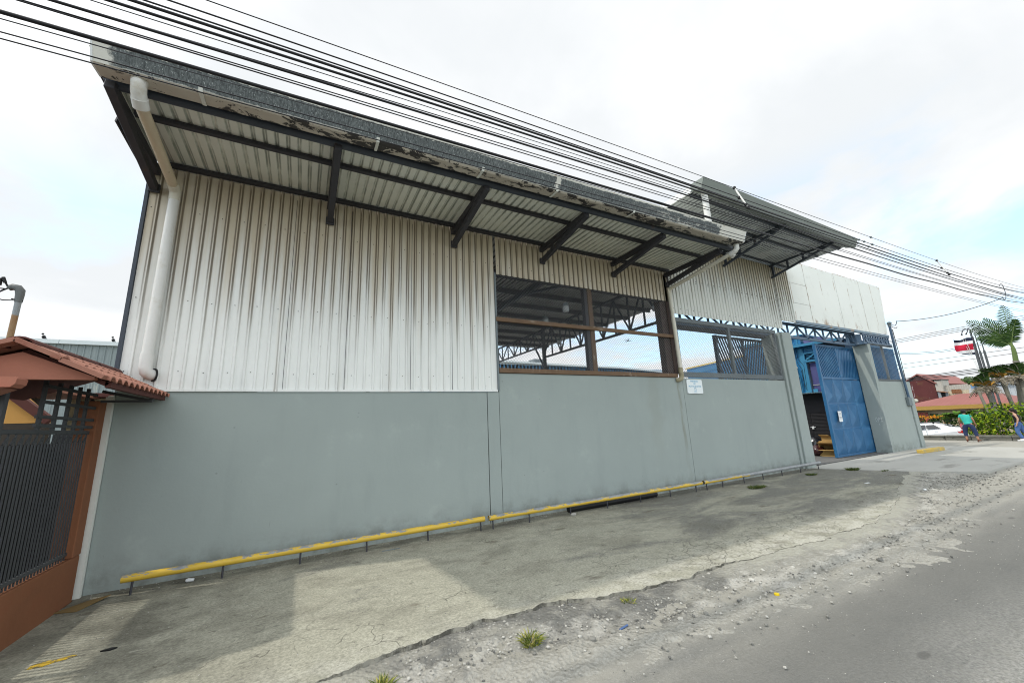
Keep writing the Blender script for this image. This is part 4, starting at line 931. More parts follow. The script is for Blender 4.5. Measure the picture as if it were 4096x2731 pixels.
M['bag'] = plain('black_bag_plastic', (.014,.014,.016), .22, var=.5, scale=9, c2=(.10,.03,.025), thr=(.62,.72), s2=2, spec=.7)
def bag(c, r, sq, lab, seed, mat):
    b = MB(); b.ball(c, r, 22, 14, sq); 
    for i, p in enumerate(b.v):
        q = V(p)-V(c); n_ = mn.fractal(V((p[0]*5+seed, p[1]*5, p[2]*5)), .9, 2.2, 5)*.16+abs(mn.noise(V((p[0]*14+seed, p[1]*14, p[2]*10))))*.12; q *= 1+n_
        b.v[i] = tuple(V(c)+q)
    zmin = min(p[2] for p in b.v); b.v = [(p[0], p[1], max(p[2]-zmin-.03, 0)) if p[2]-zmin < .04 else (p[0],p[1],p[2]-zmin-.03) for p in b.v]
    o = b.thing('rubbish_bag', mat, lab, 'rubbish bag', 'full rubbish bags inside the gate', fix=False); return o
bag((16.95,1.62,.3), .34, (.8,.9,.95), 'shiny black rubbish bag by the left gate pillar, largest of the pile', 1.3, M['bag'])
bag((16.5,1.32,.2), .24, (1,.9,.8), 'black rubbish bag with a red tint lying in front of the larger bag', 5.1, plain('red_black_plastic', (.05,.014,.013), .25, var=.6, scale=6, c2=(.35,.06,.04), thr=(.62,.72), s2=3, spec=.7))
bag((17.4,1.95,.3), .33, (.8,.9,1.0), 'dark rubbish bag behind the others against the shutter', 8.2, M['bag'])
M['card'] = plain('cardboard', (.42,.27,.10), .9, var=.2, scale=4); M['cardin'] = plain('cardboard_inside', (.16,.095,.04), .95, var=.2)
def carton(x, y, z, sx, sy, sz, rot, lab, open_side=None):
    t_ = thing('cardboard_box', lab, 'box', (x,y,z), 'cardboard boxes stacked inside the gate'); t_.rotation_euler.z = rot; th = .012
    def q(a, b_, name, mt):
        m_ = MB(); m_.box((x+a[0],y+a[1],z+a[2]), (x+b_[0],y+b_[1],z+b_[2])); return m_.build(name, mt, t_)
    m_ = MB(); X, Y = sx/2, sy/2
    def bx(a, b_): m_.box((x+a[0],y+a[1],z+a[2]), (x+b_[0],y+b_[1],z+b_[2]))
    bx((-X,-Y,0),(X,Y,th)); bx((X-th,-Y,th),(X,Y,sz)); bx((-X,-Y,th),(X-th,-Y+th,sz)); bx((-X,Y-th,th),(X-th,Y,sz))
    if open_side != 'front': bx((-X,-Y+th,th),(-X+th,Y-th,sz))
    if open_side != 'top': bx((-X,-Y,sz),(X,Y,sz+th))
    m_.build('carton', M['card'], t_)
    if open_side == 'front':
        m_ = MB(); m_.bar((x-X,y,z+sz), (x-X-.14,y,z+sz+.05), sy, .01); m_.bar((x-X,y,z+.01), (x-X-.13,y,z-.015+.01), sy, .01); m_.build('flap', M['card'], t_)
    if open_side == 'top':
        m_ = MB(); m_.bar((x-X,y,z+sz), (x-X-.11,y,z+sz+.09), sy, .01); m_.bar((x,y-Y,z+sz), (x,y-Y-.09,z+sz+.1), sx, .01, up=(0,1,0)); m_.build('flap', M['card'], t_)
carton(16.62,.98,0, .42,.52,.20, .1, 'flat brown cardboard box at the bottom of the stack inside the gate')
carton(16.62,.98,.212, .40,.50,.21, .1, 'cardboard box lying on its side with its dark open end facing out', 'front')
carton(16.64,.99,.436, .38,.48,.06, .1, 'thin cardboard tray under the topmost box')
carton(16.66,.94,.51, .32,.36,.14, -.25, 'topmost cardboard box with its flaps open', 'top')

# ---------------------------------------------------------------- buildings behind the warehouse
k = NT('weathered_grey_sheet', .6); x, y, z = k.sep()
bc = k.mix(k.noise(2, 5, .65, k.co(3, 3, .35)), (.13,.16,.165), (.27,.31,.31)); bc = k.mix(k.math('MULTIPLY', k.step(k.noise(1.5, 5, .7, k.co(2.5, 1, .3)), .6, .68), .6), bc, (.42,.43,.37)); k.col(bc); M['greysheet'] = k.m
t_ = thing('grey_warehouse', 'weathered grey corrugated warehouse far behind the neighbour\'s tiled roof', 'building', (-18,25,-.78))
b = MB(); b.sheet(trap(-40, -4, .3, .05, base=25.1), 'z', -.78, 7.18, .01); b.box((-40,25.12,-.78), (-4,38,7.15)); b.build('wall', M['greysheet'], t_)
b = MB(); b.box((-40.2,24.9,7.19), (-12.6,25.4,7.42)); b.box((-12.58,24.9,7.19), (-3.8,25.4,7.42)); b.box((-40,25.4,7.2), (-4,38,7.36)); b.build('roof_edge', plain('pale_grey_trim', (.52,.57,.58), .5, var=.06), t_)
def bird(x, y, z, lab, sc_=1, fly=False):
    b = MB(); b.ball((x,y,z+.09*sc_), .07*sc_, 10, 6, (.7,1.5,1)); b.ball((x,y-.1*sc_,z+.19*sc_), .038*sc_, 8, 6); b.tube([(x,y-.135*sc_,z+.19*sc_),(x,y-.18*sc_,z+.175*sc_)], [.014*sc_,.003*sc_], 6)
    b.bar((x,y+.1*sc_,z+.07*sc_), (x,y+.24*sc_,z+.03*sc_), .06*sc_, .015*sc_)
    if fly:
        for s_ in (-1, 1): b.prism([(x,y-.06*sc_),(x+s_*.2*sc_,y-.1*sc_),(x+s_*.45*sc_,y+.02*sc_),(x+s_*.2*sc_,y+.06*sc_),(x,y+.07*sc_)], 'z', z+.1*sc_, z+.112*sc_)
    else:
        for s_ in (-1, 1): b.tube([(x+s_*.02*sc_,y,z+.05*sc_),(x+s_*.02*sc_,y,z)], .006*sc_, 5)
    b.thing('bird', M['black'], lab, 'bird')
bird(-13.3,25.1,7.42,'black bird perched on the grey warehouse roof, the left one',1.5); bird(-10.4,25.1,7.42,'black bird perched on the grey warehouse roof, next to the white wall',1.5)
bird(20.9,14.2,7.15,'black bird in flight seen through the mesh, left of the dark slatted gate',.9,True)
k = NT('far_blue_sheet', .6); k.col(k.mix(k.noise(.3, 4), (.05,.16,.31), (.08,.24,.42))); M['farblue'] = k.m
t_ = thing('blue_warehouse', 'long blue corrugated warehouse with a white roof edge, seen through the mesh opening', 'building', (30,30,-.78))
b = MB(); b.sheet(trap(12, 43.2, .45, .08, base=30), 'z', -.78, 7.85, .02); b.box((12,30.05,-.78), (43.2,44,7.2)); b.build('wall', M['farblue'], t_)
b = MB(); pf = [(12,8.18),(18.6,8.22),(27,8.05),(35,8.0),(40,7.8),(43.5,7.62)]; b.prism(pf+[(x_,z_-.20) for x_, z_ in pf[::-1]], 'y', 29.7, 30.0); b.prism([(12,7.2)]+pf+[(43.4,7.2)], 'y', 30.0, 44); b.build('roof_edge', plain('pale_roof', (.55,.60,.60), .5, var=.08), t_)
b = MB(); b.box((22.6,30.2,8.1), (24.1,31.5,8.62)); 
for q in np.arange(22.7, 24.05, .22): b.box((q,30.17,8.25), (q+.1,30.2,8.55))
b.build('roof_vent', M['greysteel'], t_)
t_ = thing('blue_shed', 'blue shed with yellow roof trim, seen through the mesh left of the slatted gate', 'building', (46,24,-.78))
b = MB(); p0, p1 = V((46.5,28.9,0)), V((43.2,17.5,0)); d_ = (p1-p0)
n_ = 46
for i in range(n_):
    a, c = p0+d_*i/n_, p0+d_*(i+.5)/n_; e = p0+d_*(i+1)/n_; o_ = V((-.07,.0,0))
    for u, v_ in ((a, c+o_), (c+o_, e)): b.add([(u.x,u.y,-.78),(v_.x,v_.y,-.78),(v_.x,v_.y,7.9),(u.x,u.y,7.9)], [(0,1,2,3)])
b.add([(47,29,-.78),(44,17.4,-.78),(56,16,-.78),(58,29,-.78),(47,29,7.85),(44,17.4,7.85),(56,16,7.85),(58,29,7.85)], [(0,1,5,4),(1,2,6,5),(2,3,7,6),(3,0,4,7),(4,5,6,7)])
b.build('wall', M['farblue'], t_)
M['yellow'] = plain('yellow_trim', (.62,.42,.05), .5, var=.15)
b = MB(); b.bar((46.4,29,7.98), (43.0,17.2,7.98), .12, .12); b.bar((44.75,23.1,-.7), (44.75,23.1,7.9), .12); b.build('trim', M['yellow'], t_)
b = MB()
for z_ in (5.6,6.4,7.2): b.bar((46.3,28.9,z_), (43.05,17.4,z_), .06)
b.build('girt', M['blue2'], t_)
# ================================================================== neighbour on the left
M['salmon'] = plain('salmon_plaster', (.37,.15,.10), .85, var=.25, scale=3, bump=.1)
M['terra'] = plain('terracotta_paint', (.21,.085,.040), .85, var=.35, scale=2.2, c2=(.20,.075,.035), thr=(.5,.7), bump=.12)
M['tile'] = plain('salmon_clay_tile', (.33,.15,.105), .8, var=.3, scale=5, c2=(.24,.09,.06), thr=(.56,.7), s2=4)
M['tiledark'] = plain('dark_red_tile', (.10,.035,.028), .8, var=.3, scale=5)
M['ochre'] = plain('ochre_plaster', (.60,.32,.09), .85, var=.12, scale=2)
M['beige'] = plain('beige_plaster', (.42,.36,.23), .85, var=.15, scale=2)
M['iron'] = plain('black_grille_iron', (.055,.057,.06), .45, var=.3, scale=8)
F = thing('grille_fence', 'terracotta fence with a tall black iron grille on the left edge', 'fence', (-2.08,-2,0))
fx = lambda y: -2.0-.02*(-y)
b = MB(); b.prism([(-1.985,-.14),(-2.10,-.14),(-2.20,-4.4),(-2.085,-4.4)], 'z', -.06, .445); b.build('low_wall', M['terra'], F, bevel=.008)
b = MB(); b.prism([(-1.985,-.125),(-1.985,-.30),(-2.16,-.30),(-2.16,-.125)], 'z', .446, 2.04); b.prism([(-1.975,-.31),(-1.975,-.10),(-2.18,-.10),(-2.18,-.31)], 'z', -.06, .0); b.build('column', M['terra'], F, bevel=.008)
b = MB(); y = -.335; i = 0
while y > -4.3:
    xx = fx(y)-.03; b.bar((xx,y,.44), (xx,y,1.70), .008, .016, up=(0,1,0))
    b.bar((xx,y-.048,.44), (xx,y-.048,1.60), .008, .016, up=(0,1,0)); b.bar((xx,y-.048,1.60), (xx,y-.006,1.655), .009, .02, up=(0,1,0))
    y -= .094; i += 1
b.build('bars', M['iron'], F)
b = MB(); b.bar((fx(-.32)-.03,-.32,1.70), (fx(-4.3)-.03,-4.3,1.72), .03, .035); b.bar((fx(-.32)-.03,-.32,.50), (fx(-4.3)-.03,-4.3,.50), .025, .03); b.build('rail', M['iron'], F)
b = MB(); b.bar((fx(-1.72)-.03,-1.72,.44), (fx(-1.72)-.03,-1.72,2.12), .05, .05); b.build('post', M['iron'], F)
for y in (-1.22,-.98,-.78,-.60,-.42):
    b = MB(); b.bar((-2.05,y,1.72), (-2.05,y,2.16), .024, .03); b.build('post', M['iron'], F)
for z_ in (1.755,1.83,1.96,2.10):
    b = MB(); b.bar((-2.02,-.30,z_), (-2.03,-1.32 if z_ < 1.9 else -1.25,z_+.005), .02, .028); b.build('rail', M['iron'], F)
b = MB(); b.box((-2.02,-.02,-.05), (-1.972,.0-.004,2.12)); b.box((-2.02,-.075,-.05), (-1.955,-.025,2.10))
b.thing('corner_post', M['whiterust'], 'rusty white steel post between the terracotta fence and the grey wall', 'post')
# tiled porch roof
R_ = thing('porch_roof', 'little gabled porch roof of salmon clay tiles over the fence gate', 'roof', (-2.11,-.9,2.1))
ridge, ez, ex0, ex1 = (-2.03, 2.385), 2.10, -1.49, -2.73
def slope_tiles(xe, sg):
    b = MB(); nC = 3; Y0, Y1 = -1.74, -.02
    for c_ in range(nC):
        u0, u1 = c_/nC, (c_+1)/nC+.05
        xa, za = ridge[0]+(xe-ridge[0])*u0, ridge[1]+(ez-ridge[1])*u0+.012
        xb, zb = ridge[0]+(xe-ridge[0])*u1, ridge[1]+(ez-ridge[1])*u1+.024
        y = Y0; pf = []
        while y < Y1-.001:
            for q, h in ((0,0),(.02,.028),(.055,.036),(.09,.026),(.105,.004),(.125,-.004)):
                if y+q <= Y1: pf.append((y+q, h))
            y += .14
        n = len(pf); vs = [(xa,a,za+h) for a,h in pf]+[(xb,a,zb+h) for a,h in pf]+[(xa,a,za+h-.012) for a,h in pf]+[(xb,a,zb+h-.012) for a,h in pf]
        fs = []
        for i in range(n-1): fs += [(i,i+1,n+i+1,n+i),(2*n+i,3*n+i,3*n+i+1,2*n+i+1),(n+i,n+i+1,3*n+i+1,3*n+i)]
        fs += [(0,n,3*n,2*n),(n-1,3*n-1,4*n-1,2*n-1)]
        b.add(vs, fs)
    return b.build('tile_slope', M['tile'], R_)
slope_tiles(ex0, 1); slope_tiles(ex1, -1)
b = MB(); y = -1.74
while y < -.05:
    pf = [(ridge[0]+.10*math.cos(math.radians(a)), ridge[1]-.01+.075*math.sin(math.radians(a))) for a in range(-10, 191, 20)]
    b.sheet(pf, 'y', y-.02, y+.40, .014); y += .38
b.build('ridge_tile', M['tiledark'], R_)
b = MB()
for u0, u1, dz in ((0,.52,.0),(.50,1.0,-.01)):
    p = V((ridge[0]+(ex0-ridge[0])*u0,-1.765,ridge[1]+(ez-ridge[1])*u0+.03+dz)); q = V((ridge[0]+(ex0-ridge[0])*u1,-1.765,ridge[1]+(ez-ridge[1])*u1+.035+dz)); b.bar(p, q, .10, .035)
    p = V((ridge[0]+(ex1-ridge[0])*u0,-1.765,ridge[1]+(ez-ridge[1])*u0+.03+dz)); q = V((ridge[0]+(ex1-ridge[0])*u1,-1.765,ridge[1]+(ez-ridge[1])*u1+.035+dz)); b.bar(p, q, .10, .035)
b.build('verge_tile', M['tile'], R_)
b = MB(); b.prism([(-2.64,2.115),(-1.585,2.115),(-1.585,2.14),(-2.03,2.335),(-2.64,2.13)], 'y', -1.68, -1.62); b.build('gable', M['salmon'], R_)
b = MB(); b.prism([(ex1+.02,ez-.005),(ridge[0],ridge[1]-.015),(ex0-.02,ez-.005),(ex0-.05,ez-.03),(ridge[0],ridge[1]-.055),(ex1+.05,ez-.03)], 'y', -1.60, -.03); b.build('soffit', M['tiledark'], R_)
b = MB(); b.bar((-1.97,-.33,2.14), (-1.56,-.33,2.035), .03, .03); b.bar((-1.97,-.33,2.03), (-1.54,-.33,2.03), .026, .026); b.box((-1.57,-.36,2.02), (-1.535,-.30,2.06)); b.build('eave_bracket', M['iron'], R_)
b = MB(); b.bar((ex0-.03,-1.6,ez-.018), (ex0-.03,-.05,ez-.018), .04, .05); b.build('eave_beam', M['tiledark'], R_)
b = MB(); b.prism([(-1.98,2.03),(-1.96,2.06),(-1.98,2.10),(-2.05,2.10),(-2.05,2.03)], 'y', -1.9, -1.70)
b = MB(); b.prism([(-1.95,2.11),(-1.93,2.095),(-1.935,2.055),(-1.96,2.03),(-2.7,2.03),(-2.7,2.11)], 'y', -1.90, -1.76); b.build('lintel', M['salmon'], R_)
b = MB(); b.prism([(-1.96,2.018),(-2.05,2.0),(-2.3,1.965),(-2.7,1.95),(-2.7,1.93),(-2.3,1.94),(-2.05,1.97)], 'y', -1.99, -1.80); b.build('lower_tile', M['tile'], R_)
# house behind
H_ = thing('ochre_house', 'ochre house wall with a dark red sloping beam behind the black grille', 'building', (-5,3,0))
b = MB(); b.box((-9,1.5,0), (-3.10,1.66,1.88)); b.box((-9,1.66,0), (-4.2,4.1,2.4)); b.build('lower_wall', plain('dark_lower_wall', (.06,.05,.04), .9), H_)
b = MB(); b.prism([(-9,1.884),(-3.10,1.884),(-3.12,1.98),(-3.52,2.40),(-9,2.40)], 'y', 1.502, 1.66); b.build('upper_wall', M['ochre'], H_)
b = MB(); b.bar((-3.62,1.46,2.44), (-3.04,1.46,1.90), .10, .10, up=(0,1,0)); b.build('sloping_beam', M['tiledark'], H_)
b = MB(); b.box((-9,1.3,2.405), (-3.5,4.2,2.47)); b.build('roof', M['tile'], H_)
b = MB(); b.box((-3.9,4.2,0), (-2.05,4.3,2.42)); b.build('back_wall', M['beige'], H_)
b = MB(); b.box((-3.8,4.1,2.02), (-2.1,4.19,2.08)); 
for i in range(5): x0 = -3.75+.33*i; b.bar((x0,4.15,2.08), (x0+.165,4.15,2.4), .025); b.bar((x0+.165,4.15,2.4), (x0+.33,4.15,2.08), .025)
b.build('roof_truss', M['steel'], H_)
b = MB(); b.box((-3.95,3.9,2.425), (-2.05,4.6,2.50)); b.build('roof', M['tiledark'], H_)
b = MB(); b.box((-3.02,-4.2,0), (-2.96,1.45,1.60)); b.box((-2.96,1.40,0), (-2.06,1.45,1.72)); b.thing('shade_backing', M['black'], 'added black sheet that darkens the space behind the black grille', 'screen')  # invented black sheets, put in for the shade behind the grille
# service mast
t_ = thing('service_mast', 'leaning-looking grey and rusty steel service mast with weatherhead above the tiled porch', 'mast', (-3.345,1.0,1.9))
k = NT('galvanised_then_rust', .6, .1); x, y, z = k.sep(); rz = k.step(k.math('ADD', z, k.math('MULTIPLY', k.noise(7, 4), .16)), 1.43, 1.40)
k.col(k.mix(rz, k.mix(k.noise(6,4), (.17,.19,.2), (.30,.32,.33)), k.mix(k.noise(5,4), (.20,.09,.04), (.33,.24,.13))))
b = MB(); b.tube([(-3.365,1.0,.2),(-3.365,1.0,3.45)], .030, 12); b.build('pole', k.m, t_)
b = MB(); b.tube([(-3.365,1,3.42),(-3.365,1,3.52),(-3.370,1,3.575),(-3.395,1,3.61),(-3.440,1,3.62),(-3.475,1,3.60)], [.036,.041,.046,.046,.043,.037], 12); b.build('weatherhead', plain('cast_grey', (.13,.14,.14), .5, var=.3), t_)
b = MB(); b.tube([(-3.465,.98,3.60),(-3.515,.97,3.55),(-3.555,.96,3.50),(-3.565,.96,3.56),(-3.545,.96,3.64),(-3.545,.96,3.70)], .010, 6); b.tube([(-3.465,.98,3.59),(-3.495,.96,3.66),(-3.510,.95,3.72)], .010, 6); b.tube([(-3.545,.96,3.62),(-3.545,.96,3.71)], .022, 8); b.tube([(-3.495,.955,3.655),(-3.520,.95,3.725)], .018, 8)
b.tube([(-3.555,.96,3.60),(-3.795,.9,3.64),(-5,.7,3.75)], .008, 5); b.tube([(-3.495,.97,3.58),(-3.795,.9,3.56),(-5,.7,3.6)], .008, 5); b.tube([(-3.405,.99,3.44),(-3.495,.98,3.43),(-3.595,.95,3.46),(-5,.7,3.68)], .007, 5); b.ball((-3.535,.96,3.44), .02, 8, 5)
b.tube([(-3.325,1,3.44),(-3.415,.96,3.45)], .008, 5); b.build('cable_tail', M['black'], t_)

# ================================================================== far right
M['leafy'] = {}
def leafmat(name, cols, rough=.6):
    k = NT(name, .75, 0, .12); k.col(k.ramp(k.isl(), [(i/(len(cols)-1), c) for i, c in enumerate(cols)]))
    k.b.inputs['Subsurface Weight'].default_value = 0; return k.m
M['hedge'] = leafmat('yellow_green_leaf', [(.012,.03,.006),(.04,.09,.012),(.10,.19,.015),(.24,.34,.02),(.36,.44,.03)])  # darkest leaf tones paint in the shade of gaps in the hedge
M['hedged'] = leafmat('dark_hedge_leaf', [(.010,.028,.008),(.022,.055,.012),(.045,.09,.018)])
M['frond'] = leafmat('palm_leaf', [(.010,.026,.006),(.024,.055,.012),(.05,.09,.02)])
M['cycad'] = leafmat('bright_palm_leaf', [(.03,.08,.012),(.07,.16,.018),(.15,.24,.03)])
M['dead'] = leafmat('dead_frond', [(.06,.05,.035),(.17,.15,.11),(.26,.22,.17)])
M['rustleaf'] = leafmat('orange_frond', [(.10,.10,.02),(.26,.13,.025),(.34,.18,.03)])
M['trunk'] = plain('palm_trunk', (.20,.19,.15), .9, var=.4, scale=6); M['crownshaft'] = plain('green_crownshaft', (.11,.16,.045), .6, var=.25)
def leaves(mb, c, r, n, size, flat=1.0, low=None):
    for i in range(n):
        while True:
            p = V((rng.uniform(-1,1), rng.uniform(-1,1), rng.uniform(-1,1)))
            if .35 < p.length < 1: break
        q = V((c[0]+p.x*r[0], c[1]+p.y*r[1], c[2]+p.z*r[2]))
        d = V((rng.gauss(0,1), rng.gauss(0,1), rng.gauss(0,.6)+.2)).normalized(); u = d.orthogonal().normalized(); u.rotate(Matrix.Rotation(rng.uniform(0,6.3), 3, d))
        w_ = d.cross(u).normalized(); s_ = size*rng.uniform(.6,1.35)
        mb.add([q, q+u*s_*.5+w_*s_*.28, q+u*s_, q+u*s_*.5-w_*s_*.28], [(0,1,2,3)])
def hedge(y0, y1, x, z0, ztop, mat, lab, size, dens, core, name='hedge', depth=.5):
    t_ = thing(name, lab, 'hedge', (x,(y0+y1)/2,z0)); b = MB(); n = max(3, int(abs(y1-y0)/.35))
    for i in range(n+1):
        y = y0+(y1-y0)*i/n; h = (ztop(y)-z0); 
        for f in (.25,.6,.88): leaves(b, (x+rng.uniform(-.15,.15)*depth, y, z0+h*f), (depth*.75,.34,h*.24), dens, size)
    b.build('foliage', mat, t_, fix=False)
    b = MB()
    for i in range(n+1): y = y0+(y1-y0)*i/n; b.tube([(x+.1,y,z0-.05),(x+.1+rng.uniform(-.1,.1),y+rng.uniform(-.1,.1),z0+(ztop(y)-z0)*.7)], [.035,.012], 6)
    b.build('stem', M['trunk'], t_); return t_
hedge(.05, -2.6, 28.6, .0, lambda y: 1.0+.40*min(1, max(0, -y/.75))+.05*math.sin(y*7), M['hedge'], 'bright yellow-green leafy hedge behind the stone kerb wall', .13, 120, None)
hedge(5.5, .4, 33.4, -.65, lambda y: .92+.05*math.sin(y*5), M['hedged'], 'dark clipped hedge with orange flowers behind the white car', .11, 110, None)
M['orangefl'] = leafmat('orange_flower', [(.55,.20,.02),(.65,.30,.03)])
b = MB()
for y in (3.0,2.75,2.5,2.35,2.15): leaves(b, (33.0,y,.90+rng.uniform(-.1,.05)), (.2,.13,.07), 26, .09)
b.thing('flower_cluster', M['orangefl'], 'orange blossoms on top of the dark hedge', 'flowers', fix=False)
# planter soil behind the kerb
b = MB(); b.box((27.33,-8,-.6), (31.5,.32,.10)); struct(b.build('planter_soil', plain('planter_soil', (.18,.10,.055), .95, var=.4)))

def frond(mb, p0, d, L, droop, n=26, ll=.42, lw=.035, wind=(0,0,0), mb2=None, lift=.35, bare=.12, flat=0):
    p0 = V(p0); d = V(d).normalized(); wind = V(wind); pts = []
    for i in range(n+1):
        u = i/n; pts.append(p0+d*L*u+V((0,0,-droop))*L*u*u+wind*L*u*u)
    if mb2 is not None: mb2.tube(pts, [.028*(1-.8*i/n) for i in range(n+1)], 5)
    for i in range(int(n*bare), n):
        a = pts[i]; tn = (pts[min(i+1,n)]-pts[i-1]).normalized(); sd = tn.cross(V((0,0,1)))
        sd = sd.normalized() if sd.length > .1 else V((0,1,0))
        if flat: s2_ = tn.cross(V((1,.25,0))).normalized(); sd = (sd*(1-flat)*(1 if sd.dot(s2_) >= 0 else -1)+s2_*flat).normalized()
        up = sd.cross(tn)
        prof = math.sin(PI*min(1, .12+.9*i/n))**.6
        for s_ in (-1, 1):
            for k_ in range(1 if flat else 2):
                a2 = a+tn*(L/n)*.5*k_; q = (sd*s_+tn*.55+up*lift*rng.uniform(.3,1.1)+wind*.9+V((0,0,-.15*rng.random()))).normalized()
                l_ = ll*prof*rng.uniform(.85,1.1); w_ = tn*lw*.5; m_ = a2+q*l_*.55+V((0,0,.01)); e_ = a2+q*l_+V((0,0,-.12*l_))
                mb.add([a2-w_, a2+w_, m_+w_*1.1, e_, m_-w_*1.1], [(0,1,2,4),(4,2,3)])
# tall wind-blown palm
T_ = thing('palm_tree', 'tall palm with fronds blown to the left by the wind', 'palm tree', (36,-.4,-.6))
b = MB(); b.tube([(36,-.25,-.6),(36,-.35,1.5),(36,-.52,3.0),(36,-.63,3.9)], [.15,.12,.11,.13], 12); b.build('trunk', M['trunk'], T_)
b = MB(); b.tube([(36,-.62,3.85),(36,-.66,4.3),(36,-.67,4.6),(36,-.65,4.95)], [.11,.10,.085,.05], 12); b.build('crownshaft', M['crownshaft'], T_)
lf, st = MB(), MB(); base = V((36,-.65,4.75))
for (dy, dz), (wy, wz), ll_ in (((.45,2.2),(1.0,-.3),.62),((.65,1.65),(.8,-.3),.58),((.8,1.05),(.42,-.32),.50),((-.22,2.15),(.10,.30),.55),((-.36,1.75),(-.12,-.25),.42),((.2,1.9),(.55,.0),.5)):
    L_ = math.hypot(dy, dz); frond(lf, base, (.12*rng.uniform(-1,1), dy/L_, dz/L_), L_, 0, 25, ll_, .058, (0, wy/L_, wz/L_), st, .12, flat=.9)
lf.build('frond', M['frond'], T_, fix=False); st.build('frond_stalk', M['crownshaft'], T_)
# ragged middle palms
for k_, (y, zc, x, lab, yb) in enumerate(((.45,2.5,34.2,'ragged palm with dead grey fronds, left of the flagpoles\' feet',.15),(-.12,2.95,34.8,'ragged palm with orange and grey fronds, in the middle of the clump',-.38),(-.75,3.0,35.0,'ragged palm with dead fronds at the right picture edge',-.62))):
    T_ = thing('palm_tree', lab, 'palm tree', (x,yb,-.6), 'ragged palms behind the hedge')
    b = MB(); b.tube([(x,yb,-.6),(x,yb+(y-yb)*.25,.7),(x,yb+(y-yb)*.7,1.7),(x,y,zc)], [.13,.10,.085,.10], 10); b.build('trunk', M['trunk'], T_)
    lf, dd, oo, st = MB(), MB(), MB(), MB()
    for i in range(9):
        a = rng.uniform(0, 6.28); frond(lf, (x,y,zc), (math.cos(a)*.5, math.sin(a)*.8+.2, 1.5), rng.uniform(.9,1.35), .38, 16, .34, .05, (0,.14,0), st, .2, flat=.5)
    for i in range(4):
        a = rng.uniform(0, 6.28); frond(oo, (x,y,zc), (math.cos(a)*.6, math.sin(a)*.9, .8), rng.uniform(.6,.85), .5, 14, .28, .05, (0,.10,0), st, .1, flat=.5)
    for i in range(9):
        a = 6.28*i/9+rng.uniform(-.3,.3); frond(dd, (x,y,zc-.05), (math.cos(a)*.7, math.sin(a)*.85, .55), rng.uniform(.6,.9), .95, 14, .28, .05, (0,.05,-.25), st, -.6, flat=.3)
    lf.build('green_frond', M['frond'], T_, fix=False); oo.build('orange_frond', M['rustleaf'], T_, fix=False); dd.build('dead_frond', M['dead'], T_, fix=False); st.build('frond_stalk', M['trunk'], T_)
for j, (y, lab) in enumerate(((.62,'slim bare trunk leaning left in front of the pink roof'),(-.95,'slim bare trunk near the right picture edge'))):
    b = MB(); b.tube([(33.6,y-.28,-.6),(33.6,y-.15,.9),(33.6,y,2.3)], [.09,.07,.06], 8); b.thing('slim_palm', M['trunk'], lab, 'palm tree')
# bushy palm behind the woman
T_ = thing('bushy_palm', 'low bushy bright green palm behind the woman in the green shirt', 'palm', (32,1.15,-.6))
lf, st = MB(), MB()
for i in range(26):
    a = 6.28*i/26+rng.uniform(-.15,.15); e = rng.uniform(.25,1.4)
    frond(lf, (32,1.12,.78), (math.cos(a)*.8, math.sin(a), e), rng.uniform(.85,1.25), .42, 16, .30, .04, (0,0,0), st, .3)
lf.build('frond', M['cycad'], T_, fix=False); st.build('frond_stalk', M['crownshaft'], T_)
b = MB(); b.tube([(32,1.12,-.65),(32,1.12,.8)], [.18,.14], 10); b.build('trunk', M['trunk'], T_)
# leafy tree at the right edge
T_ = thing('broadleaf_tree', 'green broadleaf tree behind the palms at the right picture edge', 'tree', (38,-1.2,-.6))
b = MB()
for c_ in ((38,-1.15,2.3),(38,-1.55,2.9),(38.3,-1.0,1.6),(38,-1.7,1.9),(38,-2.2,2.5)): leaves(b, c_, (.6,.45,.5), 420, .17)
b.build('crown', leafmat('mid_leaf', [(.02,.05,.012),(.05,.11,.02),(.12,.2,.03)]), T_, fix=False)
b = MB(); b.tube([(38,-1.3,-.6),(38,-1.35,1.2),(38,-1.5,2.3)], [.12,.1,.05], 8); b.tube([(38,-1.33,1.0),(38,-1.05,2.0)], [.06,.03], 6); b.tube([(38,-1.35,1.1),(38,-2.1,2.3)], [.06,.03], 6); b.build('trunk', M['trunk'], T_)
# flagpoles and flag
for y, zt, lab in ((1.15,6.15,'dark flagpole carrying the striped flag'),(.97,5.9,'dark bare flagpole, middle of the three'),(.79,6.0,'dark bare flagpole, right one of the three')):
    t_ = thing('flagpole', lab, 'flagpole', (38,y,-.6), 'flagpoles beside the palms')
    b = MB(); b.tube([(38,y,-.6),(38,y,4.85)], .055, 8); b.tube([(38,y,4.85),(38,y,4.9)], [.055,.03], 8); b.tube([(38,y,4.9),(38,y,zt)], [.03,.022], 8); b.build('pole', plain('flagpole_grey', (.10,.11,.115), .5), t_)
    b = MB(); b.ball((38,y,zt+.03), .035, 8, 6); b.build('finial', M['greysteel'], t_)
b = MB()
for y0, y1, z1 in ((1.52,1.20,3.4),(1.42,1.18,3.5)): b.tube([(37.9,y0,5.75),(37.92,y1,z1)], .012, 5)
b.thing('halyard', M['pvc'], 'pair of white halyard ropes slanting down across the flag', 'rope', org=(37.9,1.2,3.4))
k = NT('flag_cloth', .8); x, y, z = k.sep()
FH = 1.16; fcol = k.ramp(k.math('DIVIDE', z, FH), [(0,(.012,.016,.04)),(.17,(.72,.73,.74)),(.335,(.50,.015,.045)),(.665,(.72,.73,.74)),(.83,(.012,.016,.04))], 'CONSTANT'); k.col(fcol)
b = MB(); nx_, nz_ = 26, 18; vs = []
